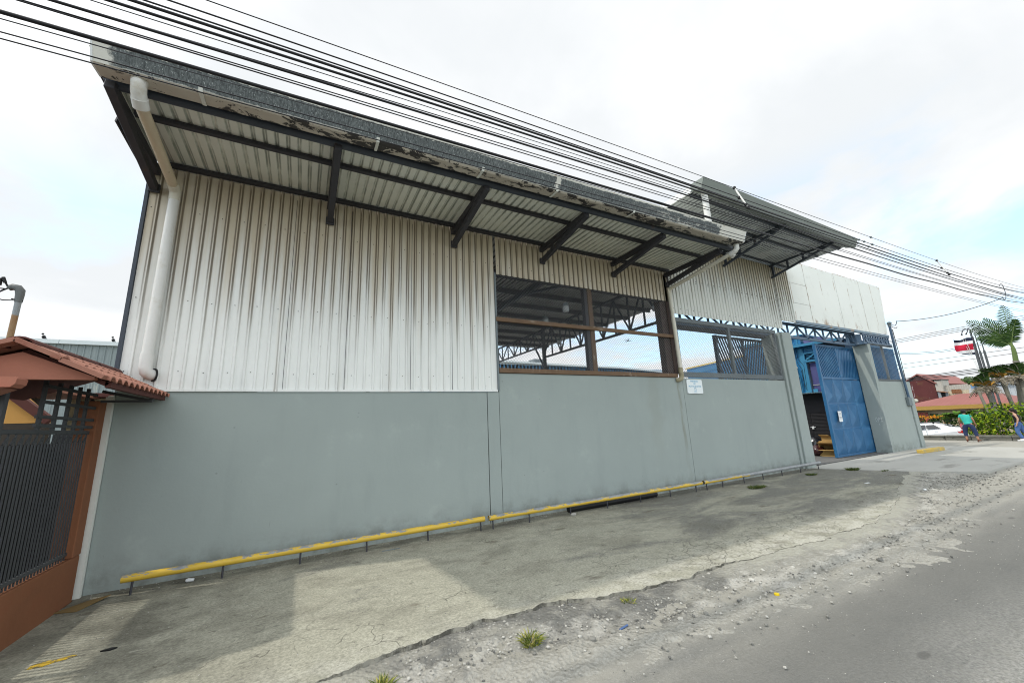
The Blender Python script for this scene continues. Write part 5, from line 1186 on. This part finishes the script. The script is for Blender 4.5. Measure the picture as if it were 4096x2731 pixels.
for j in range(nz_+1):
    for i in range(nx_+1):
        u, v_ = i/nx_, j/nz_; vs.append((.10*u*math.sin(u*9+v_*2.2)+.03*math.sin(v_*7+u*3), .80*u+.03*math.sin(v_*5), v_*FH))
fl = bpy.data.meshes.new('flag'); b.add(vs, [(j*(nx_+1)+i, j*(nx_+1)+i+1, (j+1)*(nx_+1)+i+1, (j+1)*(nx_+1)+i) for j in range(nz_) for i in range(nx_)], True)
o = b.build('flag', k.m, None, fix=False); ORG[o.name] = V((0,0,0)); tag(o, 'navy, white and red striped flag flying from the left flagpole', 'flag'); o.location = (37.95,1.15,4.62)
# droop of the lee edge as real shape
for v_ in o.data.vertices: 
    u = v_.co.y/.8; v_.co.z += .30*u*(1-v_.co.z/FH)+.04*math.sin(u*7)-.02*u
t_ = thing('street_lamp', 'distant street lamp with two curved arms behind the palm fronds', 'street lamp', (45,2.45,-.6))
b = MB(); b.tube([(45,2.45,-.6),(45,2.45,6.6)], [.09,.06], 8); b.build('pole', M['steel'], t_)
for s_, y1 in ((1,2.95),(.4,2.72)):
    b = MB(); b.tube([(45,2.45,6.5),(45,2.45,7.05),(45,2.52,7.28),(45,2.64,7.3) if s_ == 1 else (45,2.6,7.2),(45,y1-.1,7.2 if s_ == 1 else 7.05),(45,y1,6.9)], .03, 6); b.build('arm', M['steel'], t_)
    b = MB(); b.ball((45,y1,6.87), .06, 8, 6, (1,1,.8)); b.build('lamp_head', M['black'], t_)

# houses and sheds across the street
def mat_roofpink():
    k = NT('pink_red_roof_sheet', .7); x, y, z = k.sep(); f = k.math('FRACT', k.math('MULTIPLY', y, 4.5))
    b_ = k.mix(k.noise(.9, 4), (.21,.075,.063), (.30,.125,.105)); b_ = k.mix(k.math('MULTIPLY', k.step(f, .75, .85), .3), b_, (.22,.06,.055)); k.col(b_); return k.m
M['pinkroof'] = mat_roofpink()
t_ = thing('pink_roofed_house', 'low ochre house with a wide pink-red roof behind the hedges', 'building', (45,3.4,-.65))
b = MB(); b.box((42.6,1.1,-.65), (50,6.6,1.25)); b.build('wall', M['beige'], t_)
# hip roof
e0, e1 = 1.55, 2.25
b = MB(); A_ = [(42,.85,e0),(42,6.9,e0),(51,6.9,e0),(51,.85,e0)]; Rg = [(45.5,2.4,2.42),(45.5,4.2,2.38)]
b.add(A_+Rg, [(0,4,5,1),(1,5,2),(2,5,4,3),(3,4,0)]); b.add([(p[0],p[1],p[2]-.03) for p in A_], [(0,1,2,3)]); b.build('roof', M['pinkroof'], t_)
b = MB(); b.box((41.95,.8,1.26), (42.05,6.95,1.545)); b.box((42.05,.8,1.26), (51,.9,1.545)); b.box((42.05,6.85,1.26), (51,6.95,1.545)); b.build('fascia', plain('ochre_fascia', (.37,.23,.055), .7, var=.15), t_)
for y in (5.0,4.35,2.2,1.6):
    b = MB(); b.box((42.57,y-.22,.3), (42.598,y+.22,.95)); w_ = b.build('window', M['black'], t_)
    b = MB(); b.box((42.54,y-.26,.25), (42.568,y+.26,.30)); b.build('sill', M['ochre'], w_)
b = MB(); b.sheet(trap(5.25, 6.6, .15, .03), 'z', -.65, 1.1, .01); b.v = [(42.3+p[1], p[0], p[2]) for p in b.v]; b.thing('red_fence_sheet', plain('red_sheet', (.30,.075,.06), .7), 'short red sheet-metal fence beside the ochre house', 'fence')
def mat_maroon():
    k = NT('maroon_rusty_sheet', .75); x, y, z = k.sep(); b_ = k.mix(k.noise(.9, 5), (.065,.018,.018), (.125,.033,.03))
    b_ = k.mix(k.step(k.noise(2.2, 5, .7, k.co(1, 2.2, .5)), .62, .70), b_, (.42,.36,.36)); b_ = k.mix(k.math('MULTIPLY', k.step(k.noise(1.4, 5, .7), .55, .7), .7), b_, (.13,.06,.03)); k.col(b_); return k.m
t_ = thing('maroon_barn', 'tall maroon sheet-metal barn with peeling paint beyond the far end of the wall', 'building', (56,9,-.65))
b = MB(); b.prism([(7.68,-.65),(7.68,3.7),(8.7,4.62),(9.8,4.62-.9),(11.5,2.9),(11.5,-.65)], 'x', 55, 66); b.build('wall', mat_maroon(), t_)
b = MB(); b.prism([(7.55,3.64),(8.7,4.68),(11.6,2.95),(11.6,3.05),(8.7,4.80),(7.5,3.72)], 'x', 54.85, 66.2); b.build('roof', M['pinkroof'], t_)
b = MB(); b.box((54.93,7.7,1.85), (54.99,11.4,1.92)); b.build('rail', mat_maroon(), t_)
def mat_rust(n, base, am):
    k = NT(n, .8); b_ = k.mix(k.noise(.8, 4), tuple(q*.8 for q in base), base); b_ = k.mix(k.step(k.noise(1.6, 6, .7, k.co(1, 1.6, .45)), am, am+.1), b_, k.mix(k.noise(4, 3), (.24,.10,.035), (.11,.05,.025))); k.col(b_); return k.m
M['rustcream'] = mat_rust('rusty_cream_sheet', (.58,.50,.36), .55); M['rustpale'] = mat_rust('rusty_pale_sheet', (.45,.43,.38), .60); M['rusted'] = mat_rust('rust_brown_sheet', (.26,.12,.06), .5)
t_ = thing('rusty_shack', 'patched shack of rusty cream and pale metal sheets right of the maroon barn', 'building', (57,6.6,-.65))
b = MB(); b.box((55.0,7.17,2.9), (57,7.66,4.0)); b.build('tower_wall', M['rustpale'], t_)
b = MB(); b.box((54.9,7.1,4.005), (57.1,7.95,4.08)); b.build('tower_roof', M['black'], t_)
b = MB(); b.sheet(trap(5.45, 7.16, .16, .03, base=0), 'z', 2.9, 3.44, .01); b.v = [(55.4+p[1], p[0], p[2]) for p in b.v]; b.build('upper_sheet', M['rustpale'], t_)
b = MB(); b.box((55.1,6.98,-.65), (56.5,7.66,2.89)); b.build('door_wall', plain('bluish_sheet', (.36,.40,.43), .7, var=.2), t_)
b = MB(); b.box((55.02,7.15,1.7), (55.09,7.42,2.8)); b.build('black_recess_panel', M['black'], t_)
b = MB(); b.bar((54.6,7.5,2.92), (54.6,6.85,2.75), .9, .05); b.build('awning', M['rusted'], t_)
b = MB(); b.sheet(trap(6.45, 6.97, .16, .03), 'z', -.65, 2.88, .01); b.v = [(55.2+p[1], p[0], p[2]) for p in b.v]; b.build('sheet', M['rustcream'], t_)
b = MB(); b.sheet(trap(6.05, 6.70, .1, .02), 'z', 2.62, 3.0, .01); b.v = [(55.14+p[1], p[0], p[2]) for p in b.v]; b.build('sheet', M['rusted'], t_)
b = MB(); b.sheet(trap(5.5, 6.44, .16, .03), 'z', -.65, 2.89, .01); b.v = [(55.24+p[1], p[0], p[2]) for p in b.v]; b.build('sheet', M['rustcream'], t_)
# grey tarpaulin and pale shed behind
b = MB(); n_ = 20; vs = []
for j in range(11):
    for i in range(n_+1): vs.append((54+.8*j/10+.12*mn.noise(V((i*.5,j*.6,2))), 5.45-2.1*i/n_, 1.6+1.35*(j/10)**.7+.06*mn.noise(V((i*.4,j*.5,7)))))
b.add(vs, [(j*(n_+1)+i, j*(n_+1)+i+1, (j+1)*(n_+1)+i+1, (j+1)*(n_+1)+i) for j in range(10) for i in range(n_)], True)
b.thing('tarpaulin', plain('grey_tarpaulin', (.30,.32,.34), .45, var=.2, scale=1), 'grey tarpaulin stretched behind the pink roof', 'tarpaulin', fix=False)
t_ = thing('pale_shed', 'pale grey metal shed far behind the palms', 'building', (64,1.5,-.65))
b = MB(); b.sheet(trap(-5, 5.2, .35, .05), 'z', -.65, 3.3, .02); b.v = [(60+p[1], p[0], p[2]) for p in b.v]; b.build('wall', plain('pale_metal', (.46,.49,.51), .5, var=.15), t_)
b = MB(); b.box((59.7,-5,3.31), (70,5.3,3.4)); b.build('roof', plain('pale_roof_sheet', (.52,.55,.57), .5), t_)
b = MB(); 
for i in range(12): b.box((53.9,4.2-.0,2.3+.0), (53.9,4.2,2.3)) if False else None
for i in range(11): b.box((59.86,2.6,2.0+.10*i), (59.9,3.5,2.0+.10*i+.06))
b.build('louvre', M['white'], t_)

# distant tree line and mountains
k = NT('tree_line', .9); k.col(k.mix(k.noise(.02, 5, .7), (.025,.07,.05), (.06,.12,.09)))
b = MB(); pts_ = []
for i in range(121): y = -420+i*8; pts_.append((y, 9+5*mn.noise(V((i*.35,0,1)))+2.5*mn.noise(V((i*1.1,3,1)))))
vs = [(600+30*mn.noise(V((i*.3,9,0))), p[0], -2) for i, p in enumerate(pts_)]+[(600,p[0],p[1]) for p in pts_]+[(660,p[0],p[1]-2) for p in pts_]; n_ = len(pts_)
b.add(vs, [(i,i+1,n_+i+1,n_+i) for i in range(n_-1)]+[(n_+i,n_+i+1,2*n_+i+1,2*n_+i) for i in range(n_-1)], True); o = b.build('far_trees', k.m, None, fix=False); o['kind'] = 'stuff'; tag(o, 'far green line of trees in front of the blue mountains', 'trees')
k = NT('far_mountain', 1); k.col(k.mix(k.noise(.004, 6, .6), (.05,.12,.22), (.08,.17,.30))); b = MB()
n_, m_ = 120, 14; vs = []
ctrl = [(-1200,60),(-300,80),(300,95),(484,96),(503,112),(530,103),(609,124),(633,138),(680,126),(725,114),(800,104),(900,92),(1200,90),(2200,70)]
for i in range(n_+1):
    y = -1200+3400*i/n_; h = next(a[1]+(c[1]-a[1])*(y-a[0])/(c[0]-a[0]) for a, c in zip(ctrl, ctrl[1:]) if a[0] <= y <= c[0]+.01)
    for j in range(m_+1):
        u = j/m_; vs.append((2400+900*u, y*(1+.0*u), -40+(h+40)*(1-(1-u)**2)+6*mn.fractal(V((y*.01,u*5,2)), 1, 2, 5)*math.sin(PI*u)))
b.add(vs, [(i*(m_+1)+j, (i+1)*(m_+1)+j, (i+1)*(m_+1)+j+1, i*(m_+1)+j+1) for i in range(n_) for j in range(m_)], True); o = b.build('mountains', k.m, None, fix=False); struct(o)

# white car, parked nose to the left
CAR = thing('parked_car', 'white saloon car with roof bars parked behind the stone kerb wall', 'car', (31.7,2.9,-.65))
M['carwhite'] = NT('car_white', .25, 0, .5).col((.74,.76,.78)).m; M['carglass'] = NT('car_glass', .08, 0, .6).col((.02,.025,.03)).m; M['tyre'] = M['black']
yb = .98; P_ = lambda u, z: (yb+u, z)     # u runs from the rear bumper to the nose
side = [(0.03,-.42),(0,-.15),(.02,.12),(.10,.22),(.13,.34),(.30,.385),(.52,.41),(.80,.53),(1.05,.585),(1.5,.605),(1.95,.585),(2.25,.50),(2.62,.32),(3.2,.28),(3.62,.20),(3.75,.02),(3.74,-.38),(3.5,-.45),(.2,-.45)]
b = MB()
n = len(side); secs = ((31.06,.0),(31.0,.0),(32.42,.0),(32.36,.0)); X0, X1 = 31.0, 32.4; vs = []
def inset(z): return .0 if z < .28 else (.20*min(1,(z-.28)/.32))
for sgn in (0, 1):
    for u, z in side:
        ii = inset(z); edge = .05 if z < -.3 else 0
        x_ = X0+ii+edge if sgn == 0 else X1-ii-edge; vs.append((x_, yb+u, z))
b.add(vs, [tuple(range(n)), tuple(range(n, 2*n))[::-1]]+[(i,(i+1)%n,n+(i+1)%n,n+i) for i in range(n)]); b.build('body', M['carwhite'], CAR, bevel=.035)
def sidewin(pts, name):
    b = MB(); vs = [(X0+inset(z)-.035 if z > .5 else X0+inset(z)-.012, yb+u, z) for u, z in pts]; vs2 = [(v_[0]+.02, v_[1], v_[2]) for v_ in vs]; n = len(vs)
    b.add(vs+vs2, [tuple(range(n)), tuple(range(n,2*n))[::-1]]+[(i,(i+1)%n,n+(i+1)%n,n+i) for i in range(n)]); return b.build(name, M['carglass'], CAR)
sidewin([(.86,.345),(1.42,.33),(1.42,.525),(1.12,.535)], 'side_window'); sidewin([(1.48,.33),(2.2,.30),(2.0,.50),(1.48,.53)], 'side_window')
b = MB(); b.prism([(31.28,0),(32.12,0),(32.02,1),(31.38,1)], 'z', 0, .01); b.v = [(p[0], yb+.50+.30*p[1]-(.012 if p[2] > .005 else 0), .415+.12*p[1]+(.012 if p[2] > .005 else .004)) for p in b.v]; b.build('rear_window', M['carglass'], CAR)
for x_ in (31.12, 31.95):
    b = MB(); b.prism([(yb+.22,.10),(yb-.005,.09),(yb+.015,.2),(yb+.12,.245),(yb+.26,.215)], 'x', x_-.135, x_+.12) if x_ < 31.5 else b.box((x_,yb-.01,.1), (x_+.42,yb+.15,.22)); b.build('tail_light', NT('red_lens', .2).col((.45,.02,.015)).m, CAR)
b = MB(); b.box((31.5,yb-.012,.05), (31.85,yb+.01,.15)); b.build('number_plate', M['greysteel'], CAR)
b = MB(); b.box((30.99,yb+.3,-.2), (31.0,yb+3.3,-.185)); b.box((30.988,yb+1.435,-.35), (30.999,yb+1.445,.3)); b.box((30.988,yb+2.25,-.35), (30.999,yb+2.26,.28)); b.build('door_seam', M['greysteel'], CAR)
b = MB(); b.box((30.98,yb+1.0,.20), (31.0,yb+1.14,.22)); b.box((30.98,yb+1.7,.19), (31.0,yb+1.84,.21)); b.build('door_handle', M['carwhite'], CAR)
for u in (.72, 3.05):
    for x_ in (31.02, 32.2):
        b = MB(); b.tube([(x_-.04,yb+u,-.36),(x_+.2,yb+u,-.36)], .285, 20); w_ = b.build('wheel', M['tyre'], CAR)
        b = MB(); b.tube([(x_-.05,yb+u,-.36),(x_-.038,yb+u,-.36)], .19, 16); b.build('rim', plain('alloy', (.45,.46,.47), .35, .6), w_)
b = MB()
for s_ in (0, 1):
    for u in (.72, 3.05): 
        pf = [(yb+u+.33*math.cos(math.radians(a)), -.36+.33*math.sin(math.radians(a))) for a in range(-8, 189, 14)]
        b.sheet(pf, 'x', 30.985 if s_ == 0 else 32.39, 31.01 if s_ == 0 else 32.415, .03)
b.build('wheel_arch', M['black'], CAR)
for u in (1.15, 1.9):
    b = MB(); b.tube([(31.15,yb+u,.67),(32.25,yb+u,.67)], .022, 8)
    for x_ in (31.24, 32.16): b.tube([(x_,yb+u,.57),(x_,yb+u,.66)], .035, 8)
    b.build('roof_bar', M['black'], CAR)
b = MB(); b.tube([(31.3,yb+.9,.65),(31.3,yb+2.1,.65)], .02, 8); b.build('roof_rack', M['greysteel'], CAR)
b = MB(); b.tube([(27.15,1.62,.17),(27.15,1.62,.40)], .03, 8); b.tube([(27.15,1.62,.2),(27.15,1.75,.2)], .02, 6); b.thing('valve_stub', M['black'], 'short black pipe stub sticking up from the stone kerb wall by the car', 'pipe')

# ---------------------------------------------------------------- people
def skinmesh(name, J, Eg, mat, root, parent, sub=2):
    nm = list(J); me = bpy.data.meshes.new(name); me.from_pydata([J[k][0] for k in nm], [(nm.index(a), nm.index(c)) for a, c in Eg], [])
    o = bpy.data.objects.new(name, me); COL.objects.link(o); m_ = o.modifiers.new('s', 'SKIN'); m_.use_smooth_shade = True
    if not me.skin_vertices: me.skin_vertices.new()
    for i, k in enumerate(nm):
        sv = me.skin_vertices[0].data[i]; r_ = J[k][1]; sv.radius = (r_, r_) if not isinstance(r_, tuple) else r_; sv.use_root = (k == root)
    s_ = o.modifiers.new('d', 'SUBSURF'); s_.levels = sub; s_.render_levels = sub
    bpy.context.view_layer.update(); dg = bpy.context.evaluated_depsgraph_get()
    nme = bpy.data.meshes.new_from_object(o.evaluated_get(dg)); bpy.data.objects.remove(o); nme.name = name
    nme.materials.clear(); nme.materials.append(mat)
    for p in nme.polygons: p.use_smooth = True
    o = bpy.data.objects.new(name, nme); COL.objects.link(o); o.parent = parent; ORG[o.name] = ORG[parent.name]; return o
def person(loc, rot, scale, J, shirt, pants, label, cols, sleeve=True, shoe='sandal', hair_long=True, bag=False):
    skin, sh, pt, hr, so_ = cols
    t_ = thing('person', label, 'person', loc); t_.rotation_euler.z = rot
    T = lambda k, f=1.0: (V(J[k][0])*scale, J[k][1]*scale*f)
    Eg = [('pel','waist'),('waist','chest'),('chest','neck'),('neck','head'),('head','crown'),('head','nose')]
    for s_ in 'LR': Eg += [('chest','sh'+s_),('sh'+s_,'el'+s_),('el'+s_,'wr'+s_),('wr'+s_,'pm'+s_),('pel','hip'+s_),('hip'+s_,'kn'+s_),('kn'+s_,'an'+s_),('an'+s_,'toe'+s_)]
    JJ = {k: T(k, .68 if k in ('waist','chest','pel') else (.72 if k[:3] == 'hip' else (.85 if k[:2] == 'kn' else 1))) for k in J}
    for s_ in 'LR':
        pm, wr = V(J['pm'+s_][0]), V(J['wr'+s_][0]); d = (pm-wr).normalized(); sd = V((0,1,0)) if abs(d.y) < .8 else V((1,0,0)); sd = (sd-d*sd.dot(d)).normalized(); bend = d.cross(sd)
        for i, (o_, L_) in enumerate(((-.033,.062),(-.011,.075),(.011,.072),(.033,.055))):
            a = pm+sd*o_+d*.03; m_ = a+d*L_*.55+bend*.008; e = m_+d*L_*.4+bend*.022
            for nm_, p, r_ in (('a',a,.011),('b',m_,.010),('c',e,.008)): JJ['f%s%d%s'%(s_,i,nm_)] = (p*scale, r_*scale)
            Eg += [('pm'+s_,'f%s%da'%(s_,i)),('f%s%da'%(s_,i),'f%s%db'%(s_,i)),('f%s%db'%(s_,i),'f%s%dc'%(s_,i))]
        a = wr+d*.03+sd*.03; e = a+d*.05+sd*.03
        JJ['t%sa'%s_] = (a*scale,.012*scale); JJ['t%sb'%s_] = (e*scale,.010*scale); Eg += [('wr'+s_,'t%sa'%s_),('t%sa'%s_,'t%sb'%s_)]
    body = skinmesh('body', JJ, Eg, skin, 'pel', t_)
    js = {'pel': (V(J['pel'][0])*scale-V((0,0,.05))*scale, .176*scale), 'waist': T('waist', 1.12), 'chest': T('chest', 1.12), 'neck0': ((V(J['chest'][0])*.45+V(J['neck'][0])*.55)*scale, .085*scale)}
    es = [('pel','waist'),('waist','chest'),('chest','neck0')]
    if sleeve:
        for s_ in 'LR': js['sh'+s_] = T('sh'+s_, 1.3); js['sl'+s_] = ((V(J['sh'+s_][0])*.45+V(J['el'+s_][0])*.55)*scale, .062*scale); es += [('chest','sh'+s_),('sh'+s_,'sl'+s_)]
    skinmesh('shirt', js, es, sh, 'waist', t_)
    jp = {'pel': T('pel', 1.03), 'top': (V(J['pel'][0])*scale+V((0,0,.09))*scale, .138*scale)}; ep = [('pel','top')]
    for s_ in 'LR':
        jp['hip'+s_] = T('hip'+s_, 1.1); jp['kn'+s_] = T('kn'+s_, 1.18); jp['lo'+s_] = ((V(J['kn'+s_][0])*pants+V(J['an'+s_][0])*(1-pants))*scale, J['an'+s_][1]*scale*1.55); ep += [('pel','hip'+s_),('hip'+s_,'kn'+s_),('kn'+s_,'lo'+s_)]
    skinmesh('jeans', jp, ep, pt, 'pel', t_)
    hd, cr, ns = (V(J[k][0])*scale for k in ('head','crown','nose')); back = (hd-ns); back.z = 0; back.normalize()
    b = MB(); c_ = (hd+cr)/2+back*.022*scale+V((0,0,.016))*scale; b.ball(c_, .105*scale, 14, 10, (.95,.95,1.08))
    if hair_long: b.tube([c_+back*.05*scale, c_+back*.085*scale-V((0,0,.12))*scale, c_+back*.08*scale-V((0,0,.26))*scale], [.08*scale,.07*scale,.03*scale], 10)
    else: b.ball(c_+back*.09*scale+V((0,0,.02))*scale, .055*scale, 10, 6)
    b.v = [tuple(V(p)+ORG[t_.name]) for p in b.v]; b.build('hair', hr, t_, fix=False)
    for s_ in 'LR':
        an, toe = V(J['an'+s_][0])*scale, V(J['toe'+s_][0])*scale; d = toe-an; d.z = 0; d.normalize(); b = MB()
        if shoe == 'heel':
            b.bar(an-d*.03*scale+V((0,0,-.055))*scale, an+d*.17*scale+V((0,0,-.075))*scale, .085*scale, .03*scale); b.bar(an-d*.03*scale-V((0,0,.06))*scale, V((an.x,an.y,0))-d*.04*scale, .055*scale, .05*scale); b.bar(an+d*.1*scale+V((0,0,-.03))*scale, an+d*.14*scale+V((0,0,-.045))*scale, .095*scale, .03*scale); b.tube([an+d*.04*scale-V((0,.045,0))*scale, an+d*.05*scale, an+d*.04*scale+V((0,.045,0))*scale], .012*scale, 6)
        else: b.bar(an-d*.07*scale+V((0,0,-.07))*scale, an+d*.19*scale+V((0,0,-.075))*scale, .09*scale, .055*scale); b.bar(an-d*.07*scale+V((0,0,-.03))*scale, an+d*.09*scale+V((0,0,-.035))*scale, .085*scale, .07*scale)
        b.v = [tuple(V(p)+ORG[t_.name]) for p in b.v]; b.build('shoe', so_, t_, bevel=.004)
    return t_
k = NT('skin_tone', .6); k.col((.36,.19,.12)); SK = k.m
k = NT('skin_tone_pale', .6); k.col((.46,.27,.19)); SK2 = k.m
k = NT('denim_dark', .9); k.col(k.mix(k.noise(9, 4), (.014,.022,.065), (.035,.055,.125))); DN = k.m
k = NT('denim_blue', .9); k.col(k.mix(k.noise(9, 4), (.04,.09,.24), (.09,.17,.36))); DN2 = k.m
k = NT('teal_cotton', .9); k.col(k.mix(k.noise(7, 3), (.03,.36,.31), (.045,.46,.39))); TE = k.m
HR = plain('dark_hair', (.018,.013,.011), .6)
# she faces +x (away); local frame: x forward, y left
J1 = dict(pel=((0,-.02,.93),.165), waist=((.02,.02,1.09),.125), chest=((.05,.03,1.28),.145), neck=((.07,.04,1.43),.05), head=((.09,.04,1.51),.078), crown=((.09,.04,1.60),.085), nose=((.19,.04,1.52),.018),
 shL=((.05,.19,1.37),.055), elL=((.02,.27,1.12),.043), wrL=((.13,.27,.90),.03), pmL=((.17,.26,.83),.032), shR=((.05,-.13,1.37),.055), elR=((.06,-.23,1.13),.043), wrR=((.14,-.24,.92),.03), pmR=((.19,-.24,.86),.032),
 hipL=((0,.085,.87),.115), knL=((.04,.16,.50),.078), anL=((-.02,.15,.13),.042), toeL=((.13,.17,.06),.035), hipR=((0,-.125,.87),.115), knR=((.02,-.2,.50),.078), anR=((-.03,-.24,.13),.042), toeR=((.12,-.27,.06),.035))
p1 = person((26.0,-.33,-.045), 0, .84, J1, TE, .35, 'woman seen from behind in a teal T-shirt, dark cropped jeans and heeled sandals', (SK,TE,DN,HR,plain('brown_leather', (.10,.035,.02), .5)), True, 'heel', False)
b = MB(); q = V((26.12,-.12,.62)); b.ball(q, .10, 12, 8, (1.0,.55,1.25)); b.tube([q+V((-.03,0,.1)), q+V((.0,.01,.2)), q+V((.05,0,.1))], .008, 6); b.thing('handbag', plain('striped_pink_bag', (.42,.06,.10), .5, var=.2, scale=9, c2=(.55,.45,.45), thr=(.5,.55), s2=12), 'small red and pink bag held by the woman in teal', 'bag')
# second woman walks to the left (+y)
J2 = dict(pel=((0,0,.93),.155), waist=((-.0,.0,1.09),.115), chest=((.02,.0,1.28),.13), neck=((.05,.0,1.43),.046), head=((.10,0,1.51),.075), crown=((.09,0,1.60),.083), nose=((.20,.0,1.50),.018),
 shL=((.02,.16,1.37),.05), elL=((-.06,.2,1.12),.04), wrL=((.0,.22,.90),.028), pmL=((.03,.22,.82),.03), shR=((.02,-.16,1.37),.05), elR=((-.05,-.2,1.12),.04), wrR=((.1,-.2,.93),.028), pmR=((.15,-.2,.87),.03),
 hipL=((0,.09,.87),.108), knL=((.10,.10,.50),.075), anL=((-.02,.10,.12),.042), toeL=((.12,.10,.05),.035), hipR=((0,-.09,.87),.108), knR=((-.06,-.10,.50),.075), anR=((-.28,-.10,.16),.042), toeR=((-.15,-.1,.05),.035))
person((26.85,-1.60,-.045), PI/2, .83, J2, M['black'], .02, 'woman in a black sleeveless top and blue jeans walking left at the picture edge', (SK2,M['black'],DN2,HR,M['white']), False, 'shoe', True)

# ---------------------------------------------------------------- weeds and litter
k = NT('weed_blade', .8); k.col(k.ramp(k.isl(), [(0,(.05,.085,.012)),(.4,(.16,.20,.03)),(.75,(.30,.29,.06)),(1,(.42,.36,.14))])); M['weed'] = k.m
k = NT('green_weed', .8); k.col(k.ramp(k.isl(), [(0,(.03,.06,.012)),(.6,(.07,.11,.02)),(1,(.20,.18,.06))])); M['weed2'] = k.m
def tuft(x, y, r, h, n, mat, lab, sx=1, z=-.03):
    b = MB()
    for i in range(n):
        a = rng.uniform(0, 6.28); q = r*math.sqrt(rng.random()); p = V((x+q*math.cos(a)*sx, y+q*math.sin(a), z)); out = V((math.cos(a)*q/r*.8+rng.gauss(0,.3), math.sin(a)*q/r*.8+rng.gauss(0,.3), 1)).normalized()
        hh = h*rng.uniform(.5,1.1); sd = out.cross(V((rng.gauss(0,1),rng.gauss(0,1),0))).normalized()*.0042; m_ = p+out*hh*.6; e = p+out*hh+V((out.x,out.y,-.35))*hh*.45
        b.add([p-sd, p+sd, m_+sd*.8, e, m_-sd*.8], [(0,1,2,4),(4,2,3)])
    b.thing('grass_tuft', mat, lab, 'weed', 'weeds in the broken pavement', org=(x,y,z), fix=False)
tuft(1.62,-3.34,.06,.095,170,M['weed'],'yellowing grass tuft in the rubble, nearest the middle of the picture bottom'); tuft(.55,-3.27,.06,.085,130,M['weed'],'yellowing grass tuft cut by the bottom picture edge')
tuft(2.70,-3.26,.05,.05,90,M['weed'],'tiny dry tuft in the rubble right of the big yellow tuft'); tuft(8.85,-.87,.11,.07,330,M['weed2'],'wide green weed patch in front of the worn rail',2.2,.0); tuft(11.5,-.72,.09,.06,190,M['weed2'],'small green weed patch near the gate end of the worn rail',1.8,0); tuft(13.05,-.98,.11,.09,300,M['weed2'],'green weed patch at the edge of the driveway',1.6,0); tuft(13.35,-1.55,.05,.03,110,M['weed2'],'thin line of weeds along the driveway joint',3.5,0)
# flat things on the ground
t0 = MB(); t0.add([(-2.0,-.46,.012),(-1.82,-.52,.006),(-1.66,-.24,.03),(-1.84,-.26,.012),(-2.0,-.46,.004),(-1.82,-.52,.001),(-1.66,-.24,.022),(-1.84,-.26,.004)], [(0,1,2,3),(7,6,5,4),(0,4,5,1),(1,5,6,2),(2,6,7,3),(3,7,4,0)]); t0.thing('cardboard_sheet', plain('dirty_cardboard', (.20,.135,.055), .95, var=.3, scale=6), 'flat piece of dirty cardboard at the foot of the white post', 'cardboard')
k = NT('worn_yellow_line', .85); k.col(k.mix(k.step(k.noise(16, 5, .7), .45, .55), (.50,.33,.03), (.17,.15,.09)))
b = MB(); vs = [(-1.66,-1.62),(-1.60,-1.60),(-1.52,-1.615),(-1.45,-1.60),(-1.42,-1.62),(-1.44,-1.65),(-1.52,-1.655),(-1.58,-1.69),(-1.66,-1.68)]; b.prism(vs, 'z', .001, .005); struct(b.build('painted_mark', k.m))
def litter(name, mk, mat, lab, cat='litter'): b = MB(); mk(b); b.thing(name, mat, lab, cat)
litter('bottle_cap', lambda b: b.tube([(3.95,-3.86,-.043),(3.95,-3.86,-.030)], .022, 12), plain('bright_yellow_plastic', (.75,.55,.02), .4), 'bright yellow bottle cap on the road')
litter('crushed_can', lambda b: b.tube([(-1.05,-.20,.02),(-1.03,-.205,.024),(-.98,-.21,.02)], [.018,.022,.016], 8), M['white'], 'small crushed pale can under the first yellow rail')
litter('paper_scrap', lambda b: b.ball((10.9,-2.95,-.015), .035, 7, 5, (1,.8,.6)), M['white'], 'crumpled white paper scrap on the far gravel')
litter('paper_scrap', lambda b: b.prism([(10.9,-2.05),(11.05,-2.06),(11.06,-2.01),(10.91,-2.0)], 'z', .001, .006), M['white'], 'flat white paper strip on the dark patch near the driveway')
litter('blue_pen_cap', lambda b: b.tube([(2.32,-3.55,-.03),(2.42,-3.53,-.03)], .008, 7), plain('blue_plastic', (.08,.14,.30), .4), 'short blue plastic tube in the rubble')
litter('twig', lambda b: b.tube([(5.1,-3.62,-.035),(5.18,-3.60,-.032),(5.28,-3.64,-.035)], .006, 5), M['timber'], 'dark twig lying on the road')
litter('rubber_scrap', lambda b: b.prism([(-1.28,-1.66),(-1.22,-1.68),(-1.18,-1.66),(-1.22,-1.64)], 'z', .001, .01), M['black'], 'black rubber scrap on the pavement near the left corner')
litter('wood_strip', lambda b: b.box((1.05,-.42,.001), (1.28,-.405,.008)), M['greysteel'], 'grey strip lying under the first yellow rail')
litter('wood_strip', lambda b: b.bar((4.8,-3.48,-.03),(5.0,-3.42,-.025),.02,.012), M['timber'], 'small brown wood strip on the pale pavement lip')
litter('red_scrap', lambda b: b.box((6.2,-3.95,-.044), (6.24,-3.92,-.036)), plain('red_plastic', (.4,.03,.03), .5), 'small red scrap on the road')
litter('stone', lambda b: b.ball((4.24,-.40,.02), .05, 8, 5, (1.3,.7,.6)), M['stone'], 'pale stone wedged at the end of the black pipe', 'stone')

# ================================================================== to real size
done = set()
for o in bpy.data.objects:
    if o.type == 'CAMERA' or o.type == 'LIGHT': continue
    o.location = V(o.location)*S
    if o.type == 'MESH' and o.data.name not in done:
        done.add(o.data.name); o.data.transform(Matrix.Scale(S, 4)); o.data.update()
